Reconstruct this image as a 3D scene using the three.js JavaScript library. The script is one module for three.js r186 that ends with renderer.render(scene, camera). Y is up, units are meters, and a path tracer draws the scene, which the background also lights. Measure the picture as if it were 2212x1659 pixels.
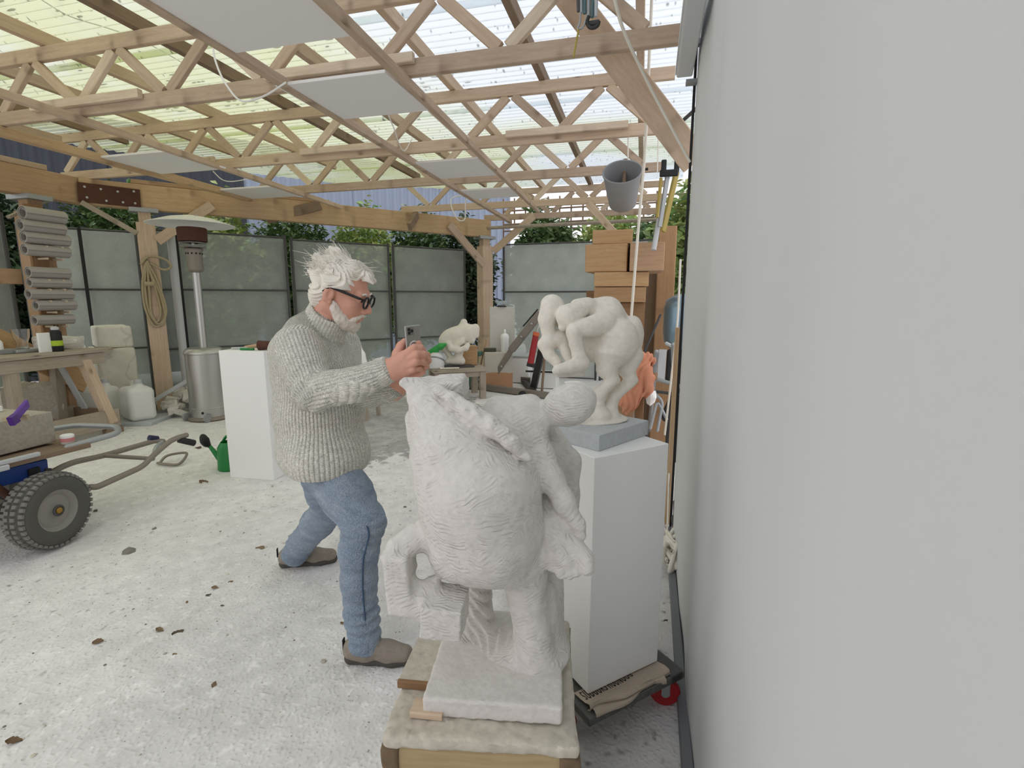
import * as THREE from 'three';
import { mergeGeometries, toCreasedNormals } from 'three/addons/utils/BufferGeometryUtils.js';
import { RoundedBoxGeometry } from 'three/addons/geometries/RoundedBoxGeometry.js';

// ---------------------------------------------------------------- camera, sky, exposure
const scene = new THREE.Scene();
const camera = new THREE.PerspectiveCamera(2 * Math.atan(829.5 / 1100) * 180 / Math.PI, 2212 / 1659, 0.02, 200);
camera.rotation.order = 'YXZ';
camera.position.set(0, 1.5, 0);
camera.rotation.set(-9.55 * Math.PI / 180, 15 * Math.PI / 180, 0);
const renderer = new THREE.WebGLRenderer({ antialias: true });
renderer.toneMapping = THREE.LinearToneMapping;
renderer.toneMappingExposure = 1.4;
renderer.shadowMap.enabled = true;
{ // bright overcast sky, a little brighter towards the zenith
  const W = 64, H = 32, d = new Float32Array(W * H * 4);
  for (let y = 0; y < H; y++) {
    const up = Math.max(0, Math.sin(((y + 0.5) / H - 0.5) * Math.PI));
    const l = 0.78 + 0.42 * up;
    for (let x = 0; x < W; x++) d.set([l * 0.985, l * 0.965, l * 1.0, 1], (y * W + x) * 4);
  }
  const t = new THREE.DataTexture(d, W, H, THREE.RGBAFormat, THREE.FloatType);
  t.magFilter = THREE.LinearFilter; t.mapping = THREE.EquirectangularReflectionMapping; t.needsUpdate = true;
  scene.background = t; scene.environment = t;
}

// ---------------------------------------------------------------- helpers
let seed = 7;
const rnd = () => { seed = (seed + 0x6d2b79f5) | 0; let t = Math.imul(seed ^ (seed >>> 15), 1 | seed); t = (t + Math.imul(t ^ (t >>> 7), 61 | t)) ^ t; return ((t ^ (t >>> 14)) >>> 0) / 4294967296; };
const rr = (a, b) => a + (b - a) * rnd();
const V = (a) => new THREE.Vector3(a[0], a[1], a[2]);
const lerp = (a, b, t) => a + (b - a) * t;
const mix3 = (a, b, t) => [lerp(a[0], b[0], t), lerp(a[1], b[1], t), lerp(a[2], b[2], t)];
const clamp = (x, a, b) => Math.min(b, Math.max(a, x));
const sstep = (a, b, x) => { const t = clamp((x - a) / (b - a), 0, 1); return t * t * (3 - 2 * t); };
const h3 = (x, y, z) => { let h = Math.imul(x, 374761393) ^ Math.imul(y, 668265263) ^ Math.imul(z, 2147483647 - 98765431); h = Math.imul(h ^ (h >>> 13), 1274126177); h ^= h >>> 16; return (h >>> 0) / 4294967296; };
function n3(x, y, z) { // value noise, -1..1
  const X = Math.floor(x), Y = Math.floor(y), Z = Math.floor(z); let u = x - X, v = y - Y, w = z - Z;
  u = u * u * (3 - 2 * u); v = v * v * (3 - 2 * v); w = w * w * (3 - 2 * w);
  const a = lerp(lerp(h3(X, Y, Z), h3(X + 1, Y, Z), u), lerp(h3(X, Y + 1, Z), h3(X + 1, Y + 1, Z), u), v);
  const b = lerp(lerp(h3(X, Y, Z + 1), h3(X + 1, Y, Z + 1), u), lerp(h3(X, Y + 1, Z + 1), h3(X + 1, Y + 1, Z + 1), u), v);
  return 2 * lerp(a, b, w) - 1;
}
function pn(x, y, p, s = 0) { // tiling 2d value noise of period p, 0..1
  const X = Math.floor(x), Y = Math.floor(y); let u = x - X, v = y - Y; u = u * u * (3 - 2 * u); v = v * v * (3 - 2 * v);
  const m = (k) => ((k % p) + p) % p;
  return lerp(lerp(h3(m(X), m(Y), s), h3(m(X + 1), m(Y), s), u), lerp(h3(m(X), m(Y + 1), s), h3(m(X + 1), m(Y + 1), s), u), v);
}
const pf = (u, v, p, o = 4, s = 0) => { let a = 0, w = 0, k = 1; for (let i = 0; i < o; i++, k *= 0.5, p *= 2) { a += k * pn(u * p, v * p, p, s + i); w += k; } return a / w; };
function texture(w, h, fn, srgb = true) {
  const d = new Uint8Array(w * h * 4);
  for (let y = 0; y < h; y++) for (let x = 0; x < w; x++) {
    const c = fn((x + 0.5) / w, (y + 0.5) / h, x, y), o = (y * w + x) * 4;
    if (typeof c === 'number') d[o] = d[o + 1] = d[o + 2] = clamp(c * 255, 0, 255); else { d[o] = clamp(c[0], 0, 255); d[o + 1] = clamp(c[1], 0, 255); d[o + 2] = clamp(c[2], 0, 255); }
    d[o + 3] = 255;
  }
  const t = new THREE.DataTexture(d, w, h); t.magFilter = THREE.LinearFilter; t.minFilter = THREE.LinearMipmapLinearFilter; t.generateMipmaps = true;
  t.wrapS = t.wrapT = THREE.RepeatWrapping; if (srgb) t.colorSpace = THREE.SRGBColorSpace; t.needsUpdate = true; return t;
}
const rep = (t, u, v = u) => { const c = t.clone(); c.repeat.set(u, v); c.needsUpdate = true; return c; };
const std = (color, roughness = 0.8, o = {}) => new THREE.MeshStandardMaterial({ color, roughness, ...o });
const phys = (color, roughness = 0.5, o = {}) => new THREE.MeshPhysicalMaterial({ color, roughness, ...o });

const used = new Map();
function numbered(n) { const k = used.get(n) ?? 0; used.set(n, k + 1); return k ? n + '_' + String(k).padStart(3, '0') : n; }
const shade = (o) => { o.traverse((m) => { if (m.isMesh) { m.castShadow = true; m.receiveShadow = true; } }); return o; };
function thing(name, label, category, pos = [0, 0, 0], group) { // a Group at the thing's base
  const o = new THREE.Group(); o.name = numbered(name); o.position.set(...pos); o.userData = { label, category };
  if (group) o.userData.group = group; scene.add(o); return o;
}
// a mesh whose geometry is given in world coordinates, added under a thing
function part(parent, name, geo, m, kind) {
  const g = Array.isArray(geo) ? join(geo) : geo;
  const o = new THREE.Mesh(g, m); o.name = name; o.castShadow = o.receiveShadow = true;
  let p = parent; while (p && p !== scene) { o.position.sub(p.position); p = p.parent; }
  if (kind) o.userData.kind = kind;
  parent.add(o); return o;
}
// a part whose geometry is already in the parent's own axes
function local(parent, name, geo, m) { const o = new THREE.Mesh(Array.isArray(geo) ? join(geo) : geo, m); o.name = name; o.castShadow = o.receiveShadow = true; parent.add(o); return o; }
// one-mesh thing, world-coordinate geometry recentred on its base
function single(name, label, category, geo, m, group) {
  const g = Array.isArray(geo) ? join(geo) : geo; g.computeBoundingBox();
  const b = g.boundingBox, c = [(b.min.x + b.max.x) / 2, b.min.y, (b.min.z + b.max.z) / 2];
  const o = new THREE.Mesh(g.clone().translate(-c[0], -c[1], -c[2]), m); o.name = numbered(name); o.position.set(...c); o.castShadow = o.receiveShadow = true;
  o.userData = { label, category }; if (group) o.userData.group = group; scene.add(o); return o;
}
function struct(name, geo, m, parent) {
  const o = new THREE.Mesh(Array.isArray(geo) ? join(geo) : geo, m); o.name = parent ? name : numbered(name); o.castShadow = o.receiveShadow = true;
  if (!parent) o.userData = { kind: 'structure' }; (parent ?? scene).add(o); return o;
}
function join(list) {
  const keep = list.map((g) => { const c = g.index ? g.toNonIndexed() : g.clone(); for (const k of Object.keys(c.attributes)) if (!['position', 'normal', 'uv'].includes(k)) c.deleteAttribute(k); if (!c.attributes.uv) c.setAttribute('uv', new THREE.BufferAttribute(new Float32Array(c.attributes.position.count * 2), 2)); return c; });
  return mergeGeometries(keep);
}
// uv in metres by the dominant axis of each face
function boxUV(g, s = 1) {
  g = g.index ? g.toNonIndexed() : g; const p = g.attributes.position, uv = new Float32Array(p.count * 2);
  const a = new THREE.Vector3(), b = new THREE.Vector3(), c = new THREE.Vector3();
  for (let i = 0; i < p.count; i += 3) {
    a.fromBufferAttribute(p, i); b.fromBufferAttribute(p, i + 1); c.fromBufferAttribute(p, i + 2);
    const n = b.clone().sub(a).cross(c.clone().sub(a)), x = Math.abs(n.x), y = Math.abs(n.y), z = Math.abs(n.z);
    [a, b, c].forEach((q, k) => { const j = (i + k) * 2; if (y >= x && y >= z) { uv[j] = q.x * s; uv[j + 1] = q.z * s; } else if (x >= z) { uv[j] = q.z * s; uv[j + 1] = q.y * s; } else { uv[j] = q.x * s; uv[j + 1] = q.y * s; } });
  }
  g.setAttribute('uv', new THREE.BufferAttribute(uv, 2)); return g;
}
const box = (w, h, d, x = 0, y = 0, z = 0, ry = 0) => boxUV(new THREE.BoxGeometry(w, h, d)).rotateY(ry).translate(x, y, z);
const rbox = (w, h, d, r, x = 0, y = 0, z = 0, ry = 0) => boxUV(new RoundedBoxGeometry(w, h, d, 2, r)).rotateY(ry).translate(x, y, z);
const UPV = new THREE.Vector3(0, 1, 0);
// sawn timber from a to b: w across, h along "up"; u runs with the grain
function timber(a, b, w, h, up = [0, 1, 0], cham = 0.004) {
  a = V(a); b = V(b); const x = b.clone().sub(a), L = x.length(); x.normalize();
  const z = x.clone().cross(V(up)).normalize(), y = z.clone().cross(x).normalize();
  const s = new THREE.Shape(); const W = w / 2, H = h / 2, c = Math.min(cham, W * 0.4, H * 0.4);
  const pts = [[-W + c, -H], [W - c, -H], [W, -H + c], [W, H - c], [W - c, H], [-W + c, H], [-W, H - c], [-W, -H + c]];
  const pos = [], uv = [], nrm = []; const off = rnd() * 3, offv = rnd();
  let per = 0; const P = (k, l) => { const q = pts[(k + 8) % 8]; return [l, q[1], q[0]]; };
  for (let k = 0; k < 8; k++) {
    const p = pts[k], q = pts[(k + 1) % 8], e = Math.hypot(q[0] - p[0], q[1] - p[1]);
    const A = P(k, 0), B = P(k + 1, 0), C = P(k + 1, L), D = P(k, L);
    const n = [0, -(q[0] - p[0]) / e, (q[1] - p[1]) / e];
    for (const [t, u, v] of [[A, 0, per], [D, L, per], [C, L, per + e], [A, 0, per], [C, L, per + e], [B, 0, per + e]]) { pos.push(...t); uv.push(u + off, v + offv); nrm.push(...n); }
    per += e;
  }
  for (const l of [0, L]) for (let k = 1; k < 7; k++) { const t = [P(0, l), P(k, l), P(k + 1, l)]; if (l > 0) t.reverse(); for (const q of t) { pos.push(...q); uv.push(q[2] * 0.2 + off, q[1] * 3 + offv); nrm.push(l ? 1 : -1, 0, 0); } }
  const g = new THREE.BufferGeometry();
  g.setAttribute('position', new THREE.Float32BufferAttribute(pos, 3)); g.setAttribute('normal', new THREE.Float32BufferAttribute(nrm, 3)); g.setAttribute('uv', new THREE.Float32BufferAttribute(uv, 2));
  const m = new THREE.Matrix4().makeBasis(x, y, z); m.setPosition(a); g.applyMatrix4(m);
  return g;
}
function tube(pts, r, seg = 8, n, closed = false) { const c = new THREE.CatmullRomCurve3(pts.map(V), closed, 'centripetal'); return new THREE.TubeGeometry(c, n ?? Math.max(8, pts.length * 6), r, seg, closed); }
// straight-run pipe with small bends at the corners
function pipe(pts, r, seg = 8) { const cp = new THREE.CurvePath(); const P = pts.map(V); let prev = P[0];
  for (let i = 1; i < P.length; i++) { if (i < P.length - 1) { const q = P[i], l = Math.min(r * 4, q.distanceTo(prev) * 0.45, q.distanceTo(P[i + 1]) * 0.45); const a = q.clone().add(prev.clone().sub(q).setLength(l)), b = q.clone().add(P[i + 1].clone().sub(q).setLength(l)); cp.add(new THREE.LineCurve3(prev, a)); cp.add(new THREE.QuadraticBezierCurve3(a, q, b)); prev = b; } else cp.add(new THREE.LineCurve3(prev, P[i])); }
  return capTube(cp, r, seg, P.length * 10); }
function capTube(curve, r, seg, n) { const g = new THREE.TubeGeometry(curve, n, r, seg); const a = curve.getPointAt(0), b = curve.getPointAt(1); const s1 = new THREE.SphereGeometry(r, seg, 6).translate(a.x, a.y, a.z), s2 = new THREE.SphereGeometry(r, seg, 6).translate(b.x, b.y, b.z); return join([g, s1, s2]); }
function rod(a, b, r1, r2 = r1, seg = 12) { const A = V(a), B = V(b), d = B.clone().sub(A); const g = new THREE.CylinderGeometry(r2, r1, d.length(), seg); g.translate(0, d.length() / 2, 0); g.applyQuaternion(new THREE.Quaternion().setFromUnitVectors(UPV, d.normalize())); return g.translate(A.x, A.y, A.z); }
const lathe = (pts, seg = 32) => new THREE.LatheGeometry(pts.map((p) => new THREE.Vector2(p[0], p[1])), seg);
const at = (g, p, ry = 0) => g.rotateY(ry).translate(p[0], p[1], p[2]);
// rough lump of stone from a box
function rock(w, h, d, s, bump = 0.12, flat = true) {
  const g = new THREE.BoxGeometry(w, h, d, 4, 4, 4), p = g.attributes.position;
  for (let i = 0; i < p.count; i++) { const x = p.getX(i) / w, y = p.getY(i) / h, z = p.getZ(i) / d; const k = 1 + bump * n3(x * 2.3 + s, y * 2.3 + s * 2, z * 2.3) - 0.16 * Math.max(0, Math.hypot(x, y, z) - 0.56) * 3; p.setXYZ(i, x * w * k, y * h * k, z * d * k); }
  const q = g.toNonIndexed(); q.computeVertexNormals(); return boxUV(q);
}

// ---------------------------------------------------------------- signed distance modelling
// cone: [x,y,z,r] to [x,y,z,r]; ellipsoid: centre, radii, axes from Euler angles; block: the same with a rounding
const sCone = (a, b, k = 0.02) => { const dx = b[0] - a[0], dy = b[1] - a[1], dz = b[2] - a[2], l2 = dx * dx + dy * dy + dz * dz || 1e-9, r = b[3] - a[3];
  return { k, lo: [0, 1, 2].map((i) => Math.min(a[i] - a[3], b[i] - b[3])), hi: [0, 1, 2].map((i) => Math.max(a[i] + a[3], b[i] + b[3])), f: (x, y, z) => { const px = x - a[0], py = y - a[1], pz = z - a[2]; let t = (px * dx + py * dy + pz * dz) / l2; t = t < 0 ? 0 : t > 1 ? 1 : t; const qx = px - dx * t, qy = py - dy * t, qz = pz - dz * t; return Math.sqrt(qx * qx + qy * qy + qz * qz) - a[3] - r * t; } }; };
const sChain = (pts, k = 0.02, k0 = k) => pts.slice(1).map((p, i) => sCone(pts[i], p, i ? k : k0));
const frame = (e) => new THREE.Matrix4().makeRotationFromEuler(new THREE.Euler(...(e ?? [0, 0, 0]), 'YXZ')).elements;
const sEll = (c, r, e, k = 0.02) => { const m = frame(e), R = Math.max(...r); return { k, lo: c.slice(0, 3).map((v) => v - R), hi: c.slice(0, 3).map((v) => v + R), f: (x, y, z) => { x -= c[0]; y -= c[1]; z -= c[2]; const a = (x * m[0] + y * m[1] + z * m[2]) / r[0], b = (x * m[4] + y * m[5] + z * m[6]) / r[1], d = (x * m[8] + y * m[9] + z * m[10]) / r[2]; const k0 = Math.sqrt(a * a + b * b + d * d), k1 = Math.sqrt((a / r[0]) ** 2 + (b / r[1]) ** 2 + (d / r[2]) ** 2); return k1 < 1e-6 ? -Math.min(...r) : k0 * (k0 - 1) / k1; } }; };
const sBox = (c, r, e, k = 0.01, round = 0.005) => { const m = frame(e), R = Math.hypot(...r); return { k, lo: c.slice(0, 3).map((v) => v - R), hi: c.slice(0, 3).map((v) => v + R), f: (x, y, z) => { x -= c[0]; y -= c[1]; z -= c[2]; const a = Math.abs(x * m[0] + y * m[1] + z * m[2]) - r[0] + round, b = Math.abs(x * m[4] + y * m[5] + z * m[6]) - r[1] + round, d = Math.abs(x * m[8] + y * m[9] + z * m[10]) - r[2] + round; return Math.hypot(Math.max(a, 0), Math.max(b, 0), Math.max(d, 0)) + Math.min(Math.max(a, b, d), 0) - round; } }; };
const cut = (p) => ({ ...p, cut: true });
function field(prims) { return (x, y, z) => { let d = 1e3; for (const p of prims) { const e = p.f(x, y, z), k = p.k; if (p.cut) { const h = clamp(0.5 - 0.5 * (d + e) / k, 0, 1); d = lerp(d, -e, h) + k * h * (1 - h); } else { const q = k - Math.abs(d - e); d = Math.min(d, e) - (q > 0 ? q * q / (4 * k) : 0); } } return d; }; }
function sculpt(prims, cell, disp, dmax = 0.004) { // surface nets
  prims = prims.flat(); const f0 = field(prims), lo = [1e9, 1e9, 1e9], hi = [-1e9, -1e9, -1e9];
  for (const p of prims) if (!p.cut) for (let i = 0; i < 3; i++) { lo[i] = Math.min(lo[i], p.lo[i]); hi[i] = Math.max(hi[i], p.hi[i]); }
  const pad = dmax + cell * 2.5 + 0.008; const N = lo.map((v, i) => Math.ceil((hi[i] - v + 2 * pad) / cell) + 2), O = lo.map((v) => v - pad);
  const [nx, ny, nz] = N, F = new Float32Array(nx * ny * nz).fill(1), B = 6, hd = B * cell * 0.87;
  for (let k = 0; k < nz; k += B) for (let j = 0; j < ny; j += B) for (let i = 0; i < nx; i += B) {
    const c = f0(O[0] + (i + B / 2) * cell, O[1] + (j + B / 2) * cell, O[2] + (k + B / 2) * cell), far = Math.abs(c) > hd * 1.5 + dmax + cell;
    if (far && c > 0) continue;
    for (let z = k; z < Math.min(nz, k + B); z++) for (let y = j; y < Math.min(ny, j + B); y++) for (let x = i; x < Math.min(nx, i + B); x++) {
      let v = -1; if (!far) { const X = O[0] + x * cell, Y = O[1] + y * cell, Z = O[2] + z * cell; v = f0(X, Y, Z); if (disp && Math.abs(v) < dmax + 2 * cell) v -= disp(X, Y, Z); }
      F[x + nx * (y + ny * z)] = v;
    }
  }
  const id = new Int32Array(nx * ny * nz).fill(-1), pos = [], idx = []; const sx = 1, sy = nx, sz = nx * ny;
  const E = [[0, 1], [0, 2], [0, 4], [1, 3], [1, 5], [2, 3], [2, 6], [3, 7], [4, 5], [4, 6], [5, 7], [6, 7]];
  const off = [0, sx, sy, sx + sy, sz, sz + sx, sz + sy, sx + sy + sz];
  for (let z = 0; z < nz - 1; z++) for (let y = 0; y < ny - 1; y++) for (let x = 0; x < nx - 1; x++) {
    const o = x + sy * y + sz * z; let m = 0; for (let c = 0; c < 8; c++) if (F[o + off[c]] < 0) m |= 1 << c;
    if (m === 0 || m === 255) continue;
    let X = 0, Y = 0, Z = 0, n = 0;
    for (const [a, b] of E) { if (((m >> a) & 1) === ((m >> b) & 1)) continue; const fa = F[o + off[a]], fb = F[o + off[b]], t = fa / (fa - fb); X += lerp(a & 1, b & 1, t); Y += lerp((a >> 1) & 1, (b >> 1) & 1, t); Z += lerp(a >> 2, b >> 2, t); n++; }
    id[o] = pos.length / 3; pos.push(O[0] + (x + X / n) * cell, O[1] + (y + Y / n) * cell, O[2] + (z + Z / n) * cell);
  }
  for (let z = 1; z < nz - 1; z++) for (let y = 1; y < ny - 1; y++) for (let x = 1; x < nx - 1; x++) {
    const o = x + sy * y + sz * z, s = F[o] < 0;
    for (const [d, u, v] of [[sx, sy, sz], [sy, sz, sx], [sz, sx, sy]]) { if (s === (F[o + d] < 0)) continue; const a = id[o], b = id[o - u], c = id[o - u - v], e = id[o - v]; if (s) idx.push(a, b, c, a, c, e); else idx.push(a, c, b, a, e, c); }
  }
  const g = new THREE.BufferGeometry(); g.setAttribute('position', new THREE.Float32BufferAttribute(pos, 3)); g.setIndex(idx); g.computeVertexNormals(); return g;
}
// split a smooth mesh by the dominant axis of its faces and give it uv in metres
function skinUV(g, region) {
  const ix = g.index.array, P = g.attributes.position, Nn = g.attributes.normal, n = ix.length, pos = new Float32Array(n * 3), nor = new Float32Array(n * 3), uv = new Float32Array(n * 2);
  const q = [0, 1, 2].map(() => [0, 0, 0]);
  for (let i = 0; i < n; i += 3) {
    let a = 0, b = 0, c = 0;
    for (let k = 0; k < 3; k++) { const v = ix[i + k]; q[k][0] = P.getX(v); q[k][1] = P.getY(v); q[k][2] = P.getZ(v); a += Math.abs(Nn.getX(v)); b += Math.abs(Nn.getY(v)); c += Math.abs(Nn.getZ(v)); pos.set(q[k], (i + k) * 3); nor.set([Nn.getX(v), Nn.getY(v), Nn.getZ(v)], (i + k) * 3); }
    if (region) { const t = region(q); for (let k = 0; k < 3; k++) uv.set(t[k], (i + k) * 2); continue; }
    for (let k = 0; k < 3; k++) { const [x, y, z] = q[k]; uv.set(b >= a && b >= c ? [x, z] : a >= c ? [z, y] : [x, y], (i + k) * 2); }
  }
  const o = new THREE.BufferGeometry(); o.setAttribute('position', new THREE.BufferAttribute(pos, 3)); o.setAttribute('normal', new THREE.BufferAttribute(nor, 3)); o.setAttribute('uv', new THREE.BufferAttribute(uv, 2)); return o;
}

// ---------------------------------------------------------------- materials
const T = {};
T.wood = texture(512, 256, (u, v) => { const w = pf(u, v, 2, 3, 3), g = pf(u * 1, v * 14 + w * 1.2, 4, 3, 11), f = pn(u * 24, v * 190, 24 * 8, 5); const t = 0.55 * g + 0.25 * f + 0.3 * pf(u, v, 3, 3, 40); const k = Math.pow(pn(u * 8, v * 6, 8, 77), 14) * 0.8; return [lerp(255, 208, t) - 100 * k, lerp(253, 198, t) - 105 * k, lerp(249, 186, t) - 105 * k]; });
T.woodB = texture(256, 256, (u, v) => pf(u, v * 10, 4, 4, 9), false);
T.grain = texture(512, 512, (u, v) => 0.55 * pf(u, v, 48, 3, 2) + 0.45 * pf(u, v, 10, 3, 8), false);
T.stone = texture(512, 512, (u, v) => { const a = pf(u, v, 5, 5, 21), b = pf(u, v, 90, 2, 5); const t = 236 + 12 * (a - 0.5) + 16 * (b - 0.5); return [t, t - 1.5, t - 4]; });
T.concrete = texture(512, 512, (u, v) => { const a = pf(u, v, 4, 5, 31), b = pf(u, v, 64, 3, 15), p = pn(u * 40, v * 40, 40, 61) > 0.92 ? -14 : 0; const t = 228 + 40 * (a - 0.5) + 34 * (b - 0.5) + p; return [t, t - 2, t - 7]; });
T.marble = texture(512, 512, (u, v) => { const w = pf(u, v, 3, 4, 17), s = Math.abs(Math.sin((u * 3 + v * 2 + w * 2.2) * Math.PI)), k = Math.pow(1 - s, 6); const t = 232 - 26 * k + 14 * (pf(u, v, 20, 3, 4) - 0.5); return [t, t - 1, t - 6]; });
T.chisel = texture(1024, 1024, (u, v) => { // short chisel grooves in turning directions, one tile is half a metre
  const w = pf(u, v, 6, 3, 71), w2 = pf(u, v, 16, 2, 75), sel = pf(u, v, 5, 3, 33); let h = 0, tot = 0;
  [[0, 50, 0.36], [20, 46, 0.5], [-24, 44, 0.62]].forEach(([a, b, c], i) => { const lane = u * a + v * b + 4 * w + 1.5 * w2, k = Math.floor(lane), dash = pn(u * 34 + k * 0.37 + i * 11, (((k % 50) + 50) % 50) + 0.5, 50 * 4, 81 + i); const m = Math.max(0.02, 1 - Math.abs(sel - c) / 0.13); h += m * (0.5 + 0.5 * Math.sin(lane * Math.PI * 2)) * sstep(0.3, 0.62, dash); tot += m; });
  const patch = 0.25 + 0.75 * sstep(0.35, 0.6, pf(u, v, 8, 3, 91)); return 0.2 + 0.5 * patch * h / tot + 0.16 * pf(u, v, 90, 2, 5) + 0.16 * pf(u, v, 26, 2, 55); }, false);
const WOOD = (c, r = 0.85) => std(c, r, { map: T.wood, bumpMap: T.woodB, bumpScale: 0.0015 });
const M = {
  spruce: WOOD(0xdac6b1), spruce2: WOOD(0xcab7a5), spruce3: WOOD(0xe8d9c7), web: WOOD(0xd4c1ae), honey: WOOD(0xd0b593), honey2: WOOD(0xc0a284), dusty: WOOD(0xb5ada1), oldwood: WOOD(0x93806e), oak: WOOD(0xb59470), oak2: WOOD(0x9c7c5c), oak3: WOOD(0xcbaa80),
  stone: std(0xe2dfdc, 0.92, { map: T.stone, bumpMap: rep(T.chisel, 2), bumpScale: 0.0045 }), stonePlain: std(0xe4e1de, 0.92, { map: T.stone, bumpMap: rep(T.grain, 2), bumpScale: 0.0025 }), stone2: std(0xf7f2e8, 0.9, { map: T.stone, bumpMap: rep(T.grain, 2), bumpScale: 0.0016 }), stone3: std(0xf0ebe0, 0.9, { map: T.stone }),
  marble: std(0xece8de, 0.7, { map: T.marble, bumpMap: T.grain, bumpScale: 0.003 }), concrete: std(0xdcd6ca, 0.95, { map: T.concrete, bumpMap: T.grain, bumpScale: 0.006 }),
  rubble: std(0xe2dfd8, 0.95, { map: T.stone, bumpMap: T.grain, bumpScale: 0.003 }),
  white: std(0xf0f0ee, 0.55), panel: std(0xe6e4e2, 0.6), black: std(0x16171a, 0.6), rubber: std(0x55544f, 0.9, { bumpMap: T.grain, bumpScale: 0.002 }), darkgrey: std(0x4a4a4a, 0.6), grey: std(0x8d8f90, 0.6), palegrey: std(0xb9bcbd, 0.6),
  steel: std(0xb9b8b4, 0.35, { metalness: 0.9 }), galv: std(0xa3a7a8, 0.5, { metalness: 0.6 }), dullsteel: std(0x8b8379, 0.6, { metalness: 0.45 }), darksteel: std(0x3c3b3a, 0.55, { metalness: 0.5 }), brass: std(0x9b7a3c, 0.45, { metalness: 0.8 }),
  rust: std(0x5d3a2b, 0.85, { map: T.concrete, bumpMap: T.grain, bumpScale: 0.002 }), red: std(0x9c1d22, 0.45), blue: std(0x1d3f86, 0.5), green: std(0x0f7a35, 0.4), yellow: std(0x9f8c40, 0.5), orange: std(0xc96a44, 0.9), purple: phys(0x6b34b0, 0.3, { transmission: 0.25 }),
  rope: std(0xe4dfd2, 0.9), jute: std(0xa89a7c, 0.95), cable: std(0xeceae4, 0.5), slab: std(0xc9d0d5, 0.75, { map: T.stone, bumpMap: T.grain, bumpScale: 0.001 }),
};

// ---------------------------------------------------------------- floor
T.floor = texture(2048, 2048, (u, v) => {
  const x = u * 12 - 10, z = v * 14 - 12, q = (f, s, o = 4) => { let a = 0, w = 0, k = 1; for (let i = 0; i < o; i++, k *= 0.5, f *= 2) { a += k * n3(x * f, s + i * 7, z * f); w += k; } return a / w; };
  const big = q(0.7, 1), mid = q(3, 20), fine = q(16, 50, 3), streak = q(1.6, 80, 3);
  let t = 222 + 9 * big + 8 * mid + 13 * fine;
  const dustEdge = Math.hypot((x + 2.9) / 1.15, (z + 5.6) / 1.7) + 0.35 * mid + 0.2 * fine;            // swept patch of bare concrete behind the man
  const bare = 1 - sstep(0.85, 1.0, dustEdge); t = lerp(t, 158 + 16 * mid + 22 * fine, 0.8 * bare);
  const trod = sstep(0.18, 0.5, streak) * sstep(-0.1, 0.35, mid); t -= 12 * trod;                       // scuffed, trodden patches
  const clean = sstep(-0.75, -0.55, x) * sstep(-3.9, -3.6, z) * (0.75 + 0.3 * mid); t = lerp(t, 196 + 10 * fine, clamp(clean, 0, 1));
  const chip = n3(x * 38, 3, z * 38) * 0.6 + n3(x * 75, 9, z * 75) * 0.5 + 0.35 * big; if (chip > 0.66) t -= 45 * (chip - 0.66) / 0.3; if (chip < -0.6) t += 14;
  const yel = 0.5 + 0.5 * q(0.45, 33); return [t + 1 * yel, t - 1.5, t - 2 - 4 * yel];
});
T.floorB = texture(1024, 1024, (u, v) => 0.35 * pf(u, v, 8, 4, 3) + 0.3 * pf(u, v, 60, 3, 6) + 0.35 * Math.pow(pn(u * 200, v * 200, 200, 12), 3), false);
{
  const g = new THREE.BoxGeometry(26, 0.12, 26, 1, 1, 1).toNonIndexed().translate(-4, -0.06, -6), p = g.attributes.position, uv = g.attributes.uv;
  for (let i = 0; i < p.count; i++) uv.setXY(i, (p.getX(i) + 10) / 12, (p.getZ(i) + 12) / 14);
  struct('floor', g, std(0xffffff, 0.95, { map: T.floor, bumpMap: rep(T.floorB, 6, 7), bumpScale: 0.008 }));
}
// ---------------------------------------------------------------- big white wall beside the camera
const wallX = (z) => 0.197 + 0.004 * Math.sin(z * 5.1 + 0.6) + 0.003 * Math.sin(z * 11.3);
{
  const nz = 120, z0 = -3.27, z1 = 2.6, H = 4.6, pos = [], idx = []; // a taut white sheet with shallow upright ripples, on a rigid panel
  for (let i = 0; i <= nz; i++) { const z = lerp(z0, z1, i / nz); for (const [x, y] of [[wallX(z), 0], [wallX(z) - 0.004 * Math.sin(z * 3), H], [0.32, H], [0.32, 0]]) pos.push(x, y, z); }
  for (let i = 0; i < nz; i++) for (let k = 0; k < 4; k++) { const a = i * 4 + k, b = i * 4 + (k + 1) % 4, c = a + 4, d = b + 4; idx.push(a, b, c, b, d, c); }
  idx.push(0, 2, 1, 0, 3, 2); const e = nz * 4; idx.push(e, e + 1, e + 2, e, e + 2, e + 3);
  let g = new THREE.BufferGeometry(); g.setAttribute('position', new THREE.Float32BufferAttribute(pos, 3)); g.setIndex(idx); g = toCreasedNormals(g, 0.6);
  const w = struct('wall_right', boxUV(g), std(0xd3d5d4, 0.75));
  struct('edge_seal', box(0.014, 4.6, 0.03, 0.19, 2.3, -3.285), std(0x151616, 0.7), w);
  struct('top_rail', [rbox(0.085, 0.16, 0.8, 0.01, 0.13, 2.79, -2.82), box(0.03, 0.03, 0.04, 0.18, 2.83, -2.6), box(0.03, 0.03, 0.04, 0.18, 2.83, -3.1), box(0.02, 0.03, 0.78, 0.09, 2.74, -2.82)], std(0xcfd2d3, 0.5), w);
  struct('top_rail_cap', box(0.06, 0.02, 0.05, 0.17, 2.69, -3.24), M.galv, w);
  struct('baseboard_right', rbox(0.035, 0.045, 5.8, 0.005, 0.178, 0.024, -0.35), std(0x6a6d70, 0.55));
}
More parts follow.
